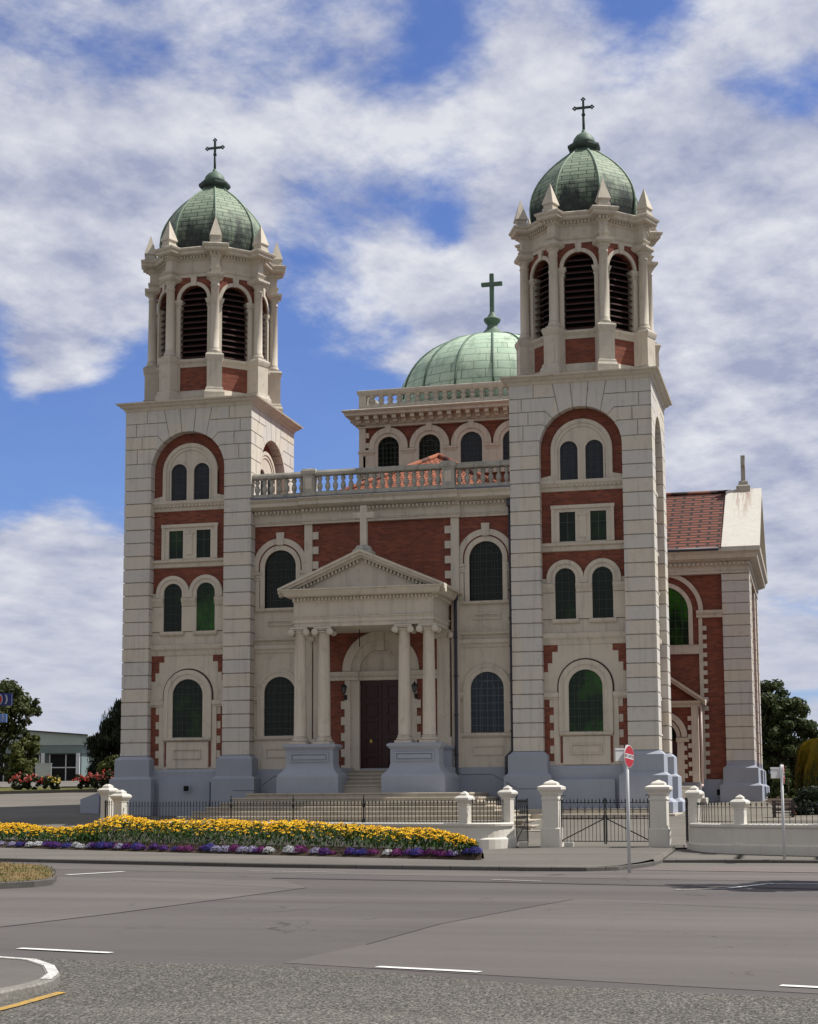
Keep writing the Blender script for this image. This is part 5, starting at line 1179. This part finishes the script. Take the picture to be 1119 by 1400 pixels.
def direction_sign(x, y, z, w, h, dep, m, label, group=None, red=False, post=None):
    t = empty('direction_sign', (x, y, z), radians(14), label, 'sign')
    b = MB(); b.bbox(-w, 0, 0, dep, -h / 2, h / 2, m, .004); b.box(-.004, .0, -.003, .0, -h / 2, h / 2, 'sign_grey'); b.build('panel', t)
    b = MB(); n = 10; r = h * .62; cx = -h * .95
    pts = [(cx + r * cos(a), r * sin(a)) for a in [radians(-38 + 76 * i / n) for i in range(n + 1)]]; pin = [(cx - h * .13 + r * cos(a), r * sin(a)) for a in [radians(-38 + 76 * i / n) for i in range(n + 1)]]
    b.xz(pts + pin[::-1], -.006, -.001, 'sign_grey'); b.build('chevron', t)
    if red:
        b = MB(Matrix.Translation((-h * 1.28, -.003, 0)) @ Matrix.Rotation(pi / 2, 4, 'X')); b.lathe([(h * .54, 0), (h * .54, .003)], 24, 0, 0, 'sign_grey', False); b.lathe([(h * .47, .003), (h * .47, .005)], 24, 0, 0, 'sign_red', False); b.build('roundel', t)
    b = MB(); b.tube([(-w * .75, dep + .04, -z), (-w * .75, dep + .04, h * .7)], .04, 'post_paint'); b.build('post', t)
direction_sign(10.73, -28.68, 3.53, .95, .225, .06, 'sign_navy', 'navy direction sign with a grey chevron and red disc at the left edge', red=True)
direction_sign(10.60, -28.62, 3.185, .80, .155, .05, 'sign_blue', 'small pale blue direction sign below the navy one at the left edge')

# ------------------------------------------------------------------ planting
rnd = random.Random(3)
def leaf_quad(b, p, nrm, s, m, asp=.55, up=None):
    n = Vector(nrm).normalized(); a = (Vector(up) if up else Vector((rnd.uniform(-1, 1), rnd.uniform(-1, 1), rnd.uniform(-1, 1)))); a = a - n * a.dot(n)
    if a.length < 1e-3: a = n.orthogonal()
    a.normalize(); c = n.cross(a); p = Vector(p)
    b.F([b.V(p - a * s), b.V(p + c * s * asp), b.V(p + a * s), b.V(p - c * s * asp)], m)
def rdir():
    while True:
        v = Vector((rnd.uniform(-1, 1), rnd.uniform(-1, 1), rnd.uniform(-1, 1)))
        if .05 < v.length < 1: return v.normalized()
def crown(b, blobs, n, s, m, sub=20, subr=.42, asp=.6, upright=False, fill=.25, flat=.85):
    """blobs (x,y,z,rx,ry,rz): leaf clumps gathered into sub-clumps spread over and inside each mass"""
    subs = []
    for (x, y, z, rx, ry, rz) in blobs:
        k = max(6, int(sub * (rx * rz) ** .5))
        for i in range(k):
            d = rdir(); q = rnd.uniform(.35, .95) if rnd.random() < fill else rnd.uniform(.72, 1.0)
            sr = subr * rnd.uniform(.6, 1.25) * (rx + rz) / 2
            subs.append((Vector((x + d.x * rx * q, y + d.y * ry * q, z + d.z * rz * q)), sr))
    tot = sum(r * r for _, r in subs)
    for c, r in subs:
        for i in range(int(n * r * r / tot) + 1):
            d = rdir(); q = rnd.random() ** .45; p = c + Vector((d.x * r * q, d.y * r * q, d.z * r * q * flat))
            if upright: leaf_quad(b, p, (d.x, d.y, rnd.uniform(-.2, .2)), s * rnd.uniform(.7, 1.4), m, asp, (d.x * .35, d.y * .35, 1))
            else: leaf_quad(b, p, d + rdir() * .7, s * rnd.uniform(.6, 1.3), m, asp)
def limb(b, a, c, r0, r1, wig=.12):
    a, c = Vector(a), Vector(c); pts = [a.lerp(c, i / 4) + (rdir() * wig * (c - a).length * .25 if 0 < i < 4 else Vector()) for i in range(5)]; b.tube(pts, r0, 'bark', 7, r1)
def tree(name, cat, x, y, z, blobs, n, s, m, label, trunk=.22, group=None, **kw):
    t = empty(name, (x, y, z), 0, label, cat, group); b = MB(); crown(b, blobs, n, s, m, **kw); b.build('crown', t)
    if trunk:
        b = MB(); top = max(blobs, key=lambda q: q[5]); limb(b, (0, 0, -.2), (top[0] * .6, top[1] * .6, top[2]), trunk, trunk * .35)
        for q in blobs: limb(b, (top[0] * .25, top[1] * .25, max(.3, top[2] * .45)), (q[0], q[1], q[2] + q[5] * .3), trunk * .45, .03)
        b.build('trunk', t)
    return t
tree('broadleaf_tree', 'tree', -14.1, 16.9, 2.2, [(.0, 0, 4.0, 1.5, 1.5, 1.25), (1.0, .3, 4.25, 1.0, 1.1, .95), (-1.4, 0, 3.2, 1.4, 1.4, 1.3), (.6, 0, 2.7, .85, 1.0, .6), (1.55, .2, 3.55, .55, .6, .5), (-.4, 0, 1.7, .9, .9, .7)], 15000, .10, 'leaf_olive', 'leafy green tree at the left edge behind the blue direction signs', .2, sub=17)
tree('bushy_shrub', 'shrub', -12.75, 17.0, 2.3, [(0, 0, 1.55, .72, .75, .85), (-.55, .1, .95, .7, .7, .8), (.25, 0, 2.2, .45, .5, .45)], 6500, .08, 'leaf_yellowgreen', 'light green shrub under the left tree, beside the pale roof', .09)
tree('conifer_tree', 'tree', -10.2, 21.9, 2.3, [(0, 0, 2.2, 1.0, 1.0, 2.0), (.25, 0, 3.5, .7, .7, 1.1), (.75, 0, 3.9, .55, .6, 1.0), (-.75, 0, 1.6, .7, .7, 1.35), (-.35, 0, 2.7, .5, .5, .8), (1.0, .4, 1.8, 1.0, 1.0, 1.8)], 13000, .11, 'leaf_conifer', 'very dark upright conifer close to the left side of the church', .2, upright=True, asp=.32, sub=14)
tree('bushy_shrub', 'shrub', -7.0, 14.6, 2.0, [(0, 0, .95, .55, .55, .75), (.3, 0, 1.3, .5, .5, .5), (-.2, 0, 1.5, .3, .3, .3)], 2600, .075, 'leaf_yellowgreen', 'pale green rounded shrub between the dark conifer and the left tower', .06)
tree('broadleaf_tree', 'tree', 23.2, 34.4, 1.4, [(-.5, 0, 5.75, 1.05, 1.1, .85), (-.3, 0, 5.0, 1.3, 1.3, 1.15), (.5, .2, 4.4, 1.3, 1.3, 1.1), (1.1, .2, 3.7, .95, 1.0, .9), (1.5, 0, 3.9, .45, .5, .35), (-.6, 0, 3.4, 1.2, 1.2, 1.2), (.3, 0, 2.4, 1.4, 1.3, 1.0), (-.4, 0, 1.4, 1.2, 1.2, 1.0)], 27000, .11, 'leaf_dark', 'big dark rounded tree behind the right end of the church', .28, sub=20)
tree('broadleaf_tree', 'tree', 24.9, 36.4, 1.4, [(0, 0, 1.9, 1.1, 1.0, 1.2), (.2, 0, 3.2, .7, .8, .7), (-.2, 0, .9, 1.2, 1.2, .9)], 7500, .10, 'leaf_mid', 'smaller green tree between the big dark tree and the golden conifer', .14)
tree('bushy_shrub', 'shrub', 23.9, 22.5, 1.25, [(0, 0, .95, .55, .6, .75), (.3, 0, .45, .6, .6, .5), (-.45, 0, .35, .5, .5, .45)], 3600, .075, 'leaf_mid', 'mid-green shrub beside the right sign post, below the big tree', .07)
def golden(x, y, z):
    t = empty('golden_conifer', (x, y, z), 0, 'tall golden yellow conifer at the right edge of the garden', 'tree'); b = MB()
    for i in range(19000):
        a = rnd.uniform(0, 2 * pi); h = rnd.random() ** .8; R = .86 * (1 - .10 * h) * (1 if h < .8 else sqrt(max(0, 1 - ((h - .8) / .2) ** 2)) * .9 + .1)
        R *= 1 + .16 * sin(a * 9 + 2 * sin(h * 5)); q = R * rnd.uniform(.72, 1.0); zz = .1 + 2.5 * h
        mt = 'leaf_gold' if h > .35 + .3 * rnd.random() or rnd.random() < .25 else 'leaf_olive'
        leaf_quad(b, (q * cos(a), q * sin(a), zz), (cos(a), sin(a), .15), rnd.uniform(.06, .12), mt, .22, (cos(a) * .15, sin(a) * .15, 1))
    b.build('crown', t); b = MB(); b.tube([(0, 0, -.2), (0, 0, 2.1)], .09, 'bark', 8, .03); b.build('trunk', t)
golden(25.25, 12.4, 1.35)
tree('bushy_shrub', 'shrub', 24.95, -2.6, .9, [(0, 0, .42, .45, .6, .55), (.6, .2, .55, .6, .6, .75), (-.32, 0, .2, .32, .4, .32), (.2, -.3, .15, .6, .4, .35)], 7000, .055, 'leaf_conifer', 'low dark shrub behind the railing at the right edge', 0)
t = empty('flowering_shrub', (24.50, -3.3, 1.0), 0, 'tiny shrub with rusty red leaves behind the right-hand railing', 'shrub'); b = MB(); crown(b, [(0, 0, .1, .14, .14, .14)], 160, .03, 'petal_red', 6); crown(b, [(0, 0, .05, .15, .15, .12)], 160, .03, 'leaf_rose', 6); b.build('foliage', t)
# street tree just beyond the right edge: its shadow lies on the road
tree('street_tree', 'tree', 28.0, -23.6, .0, [(0, 0, 5.7, 1.6, 1.9, .7), (-1.2, -.2, 5.2, 1.15, 1.5, .5), (1.3, -.1, 5.4, 1.4, 1.5, .6)], 9000, .13, 'leaf_mid', 'street tree just beyond the right edge whose shadow falls on the road', .15)

# slatted bench behind the right wall
t = empty('slatted_bench', (24.15, -4.2, 0), radians(14), 'low dark slatted bench behind the railing right of the gate', 'bench'); zb = court_z(24.15, -4.2)
b = MB()
for i in range(4): b.box(-.33, .33, -.02, .01, zb + .12 + i * .12, zb + .155 + i * .12, 'timber_dark')
b.build('backrest', t); b = MB(); b.box(-.33, .33, -.32, -.04, zb + .20, zb + .24, 'timber_dark'); b.build('seat', t)
for sx in (-1, 1): b = MB(); b.box(sx * .28 - .012, sx * .28 + .012, -.3, .03, zb - .05, zb + .52, 'timber_dark'); b.build('leg', t)

# flower bed
BED = [(0.0, -9.2), (3.0, -10.6), (6.2, -12.0), (11.4, -14.2), (15.9, -16.0), (17.05, -16.42)]
def bed_y(x): return pl(x, BED)
def bed_w(x): return pl(x, [(-6, 2.2), (3, 2.6), (12, 2.9), (15, 2.2), (16.4, 1.1), (17.1, .35)])
def soil_z(x, y): u = (y - bed_y(x)) / bed_w(x); return path_z(x, y) + .012 + .17 * sin(pi * max(0, min(1, u))) ** .6
BED = [(-7, -6.0)] + BED
b = MB(); columns(b, frange(-7, 17.1, .35), lambda x: bed_y(x) - .06, lambda x: bed_y(x) + bed_w(x), soil_z, 8, 'soil'); structure('flower_bed_soil', b)
b = MB()
def fhead(p, r, tilt):
    n = Vector((tilt.x, tilt.y, 1)).normalized(); a = n.orthogonal().normalized(); c = n.cross(a); p = Vector(p); k = 7; o = rnd.uniform(0, 6)
    ctr = b.V(p + n * r * .12); ring = []
    for i in range(2 * k):
        th = o + pi * i / k; rr = r * (1 if i % 2 == 0 else .70) * rnd.uniform(.9, 1.08); ring.append(b.V(p + (a * cos(th) + c * sin(th)) * rr - n * r * .10))
    for i in range(2 * k): b.F((ctr, ring[i], ring[(i + 1) % (2 * k)]), 'petal_yellow')
    b.M = Matrix.Translation(p + n * r * .13) @ n.to_track_quat('Z', 'Y').to_matrix().to_4x4(); b.lathe([(r * .27, -.012), (r * .22, .008), (0, .012)], 6, 0, 0, 'flower_heart', False); b.M = Matrix()
hn = [(rnd.uniform(-7, 17), rnd.uniform(0, 1), rnd.uniform(.5, 1.2), rnd.uniform(-.10, .10)) for _ in range(60)]
def hgt(x, u):
    h = pl(x, [(-7, .40), (1.2, .44), (3.2, .60), (4.8, .68), (7, .63), (9, .61), (12, .56), (14.2, .54), (15.6, .50), (16.4, .42), (17, .25)]) * (.68 + .32 * min(1, u * 2.4))
    for hx, hu, hr, hd in hn:
        d = ((x - hx) / hr) ** 2 + ((u - hu) * 2.2) ** 2
        if d < 4: h += hd * math.exp(-d)
    return h
cnt = 0
for i in range(7000):
    x = rnd.uniform(-6.8, 16.85); u = .14 + .86 * rnd.random() ** .8; y = bed_y(x) + u * bed_w(x)
    dens = .55 + .45 * math.sin(x * 2.1 + 3 * u) * math.sin(x * .9 + 1)
    if rnd.random() > .55 + .5 * dens or (u < .42 and rnd.random() < .42): continue
    z = soil_z(x, y) + hgt(x, u) * (rnd.uniform(.84, 1.07) if rnd.random() < .72 else rnd.uniform(.55, .85))
    fhead((x, y, z), rnd.uniform(.042, .066), Vector((rnd.uniform(-.35, .45), rnd.uniform(-.65, .15), 0))); cnt += 1
for i in range(17000):
    x = rnd.uniform(-6.9, 16.95); u = .07 + .93 * rnd.random(); y = bed_y(x) + u * bed_w(x); h = hgt(x, u) * rnd.random() ** .6 * .93
    leaf_quad(b, (x, y, soil_z(x, y) + h), (rnd.uniform(-1, 1), rnd.uniform(-1.2, .6), rnd.uniform(.1, 1)), rnd.uniform(.045, .085), 'leaf_flower', .30, (rnd.uniform(-.5, .5), rnd.uniform(-.5, .5), 1))
tag(b.build('yellow_flowers'), 'dense bank of yellow daisy-like flowers with dark centres filling the roadside bed', 'flowers', None, 'stuff')
# edging clumps
EDGE = {}
def edging(col, x, s):
    if col not in EDGE:
        q = MB(); m = {'w': 'petal_white', 'p': 'petal_purple', 'b': 'petal_blue', 'v': 'petal_mauve', 'm': 'petal_magenta'}[col]
        for i in range(420):
            d = rdir(); d.z = abs(d.z); r = .23 * rnd.uniform(.8, 1.03); leaf_quad(q, (d.x * r, d.y * r, .03 + d.z * r * .85), d + rdir() * .5, rnd.uniform(.014, .024), m, .9)
        for i in range(200):
            d = rdir(); d.z = abs(d.z); leaf_quad(q, (d.x * .19, d.y * .19, .02 + d.z * .15), d, .028, 'leaf_flower', .5)
        EDGE[col] = q.build('edging_plant'); o = EDGE[col]
    else: o = EDGE[col].copy(); C.objects.link(o)
    y = bed_y(x) + rnd.uniform(.08, .22); o.location = (x, y, soil_z(x, y) - .02); o.rotation_euler = (0, 0, rnd.uniform(0, 6)); o.scale = (s * rnd.uniform(.9, 1.15), s, s * rnd.uniform(.85, 1.1))
    nm = {'w': 'white', 'p': 'deep purple', 'b': 'violet blue', 'v': 'pale mauve', 'm': 'magenta purple'}[col]
    tag(o, f'low {nm} clump in the edging row in front of the yellow flowers', 'plant', f'{nm} edging clumps along the flower bed')
EL = [(-2.2, 'p'), (-1.3, 'b'), (-.6, 'v'), (3, 'v'), (20, 'v'), (33, 'b'), (48, 'w'), (56, 'w'), (66, 'p'), (84, 'p'), (97, 'b'), (109, 'w'), (117, 'w'), (129, 'v'), (142, 'b'), (155, 'b'), (166, 'v'), (176, 'm'), (188, 'b'), (209, 'p'), (227, 'p'), (250, 'm'), (263, 'm'), (281, 'p'), (292, 'b'), (302, 'v'), (312, 'v'), (326, 'm'), (336, 'v'), (347, 'v'), (361, 'm'), (373, 'w'), (396, 'w'), (402, 'w'), (410, 'm'), (433, 'v'), (446, 'p'), (483, 'p'), (499, 'b'), (511, 'm'), (534, 'w'), (546, 'm'), (562, 'p'), (575, 'b'), (588, 'm'), (597, 'm'), (607, 'm'), (624, 'v'), (636, 'b'), (648, 'b')]
for px, c in EL:
    x = px if px < 0 else pl(px, [(0, .0), (200, 6.2), (400, 11.4), (600, 15.9), (655, 17.05)])
    edging(c, x + rnd.uniform(-.06, .06), rnd.uniform(.6, .98))
for i in range(26): edging(rnd.choice('ppbbmv'), rnd.uniform(-3, 16.9), rnd.uniform(.45, .8))

# roses on the lawn
def rose(x, y, z, r, h, cols, label):
    t = empty('rose_bush', (x, y, z), 0, label, 'shrub', 'rose bushes on the lawn'); b = MB()
    crown(b, [(0, 0, h * .5, r, r * .8, h * .45), (r * .4, 0, h * .4, r * .7, r * .7, h * .35)], 900, .06, 'leaf_rose', 10); b.build('foliage', t)
    b = MB(); bl = []
    for i in range(26):
        d = rdir(); d.z = abs(d.z) * .8 + .15; d.y = -abs(d.y); p = Vector((d.x * r * 1.05, d.y * r * .8, h * .45 + d.z * h * .5 * rnd.uniform(.5, 1.15))); m = rnd.choice(cols)
        for k in range(9): q = rdir(); leaf_quad(b, p + q * .035, q + Vector((0, 0, .3)), .045, m, .9)
    b.build('bloom', t)
rose(-9.95, 11.1, 2.12, .42, .85, ['petal_pink', 'petal_red'], 'rose bush with pink blooms, leftmost on the lawn')
rose(-9.35, 11.2, 2.12, .40, .78, ['petal_red', 'petal_pink'], 'rose bush with salmon red blooms beside the leftmost bush')
rose(-8.75, 11.35, 2.12, .34, .70, ['petal_red', 'petal_red', 'petal_lemon'], 'rose bush with bright red blooms next to the yellow one')
rose(-8.35, 11.4, 2.12, .34, .70, ['petal_lemon'], 'rose bush with yellow blooms on the lawn')
rose(-7.2, 11.75, 2.14, .40, .75, ['petal_red'], 'small rose bush with red blooms below the dark conifer')
rose(-6.6, 11.9, 2.14, .45, .85, ['petal_red', 'petal_pink'], 'rose bush with coral blooms below the pale green shrub')
rose(-6.0, 11.9, 2.14, .40, .95, ['petal_pink', 'petal_red'], 'tall rose bush with pink red blooms beside the left tower')

# ------------------------------------------------------------------ low building behind
def building():
    t = empty('low_building', (-26.0, 45.0, 2.9), radians(14.1), 'long low pale green building with a sloping roof behind the left trees', 'building')
    b = MB(); b.box(-9, 2.5, .6, 12, -.5, 2.2, 'wall_teal'); b.box(-9, 2.6, .25, 12, 1.98, 2.55, 'wall_teal'); b.build('wall', t)
    b = MB(); b.poly([(-9.2, .2, 2.55), (3.0, .2, 2.55), (3.0, .2, 3.20), (-9.2, .2, 4.15)], 'roof_pale'); b.poly([(-9.2, .2, 4.15), (3.0, .2, 3.20), (3.0, 14, 3.5), (-9.2, 14, 4.4)], 'roof_pale'); b.bar((-9.2, .1, 4.17), (3.0, .1, 3.22), .2, .08, 'timber_dark'); b.poly([(3, .2, 2.55), (3, 14, 2.55), (3, 14, 3.5), (3, .2, 3.2)], 'roof_pale'); b.build('roof', t)
    for x0, x1 in ((-6.4, -4.3), (-4.0, -2.0), (-1.8, -.35), (.35, 2.2)):
        b = MB(); b.box(x0, x1, .50, .62, .0, 1.9, 'dark_void'); b.box(x0, x1, .47, .53, .98, 1.05, 'shop_white')
        for q in (x0, (x0 * .4 + x1 * .6), x1): b.box(q - .035, q + .035, .47, .53, 0, 1.9, 'shop_white')
        b.box(x0, x1, .47, .53, .0, .07, 'shop_white'); b.build('window', t)
    for x in (-4.15, -.05, 2.35): b = MB(); b.box(x - .12, x + .12, .10, .3, -.4, 2.0, 'shop_white'); b.build('pillar', t)
building()
t = empty('notice_board', (-11.1, 15.7, 0), radians(14), 'plain white board standing behind the roses on the lawn', 'board'); b = MB(); b.bbox(-.39, .39, -.03, .03, 2.84, 3.42, 'shop_white'); b.box(-.41, .41, -.045, .045, 3.40, 3.46, 'shop_white'); b.build('panel', t)
for sx in (-1, 1): b = MB(); b.box(sx * .34 - .03, sx * .34 + .03, -.025, .025, 2.1, 2.85, 'shop_white'); b.build('leg', t)
t = empty('litter_bin', (-13.95, 16.2, 2.3), 0, 'small pale litter bin under the left tree', 'bin'); b = MB(); b.cornice(rect(-.13, .13, -.13, .13), [(0, -.1), (0, .62), (.03, .64), (.03, .70), (-.05, .78)], 'shop_white', True); b.build('body', t); b = MB(); b.box(-.09, .09, -.14, -.12, .45, .58, 'dark_void'); b.build('opening', t)
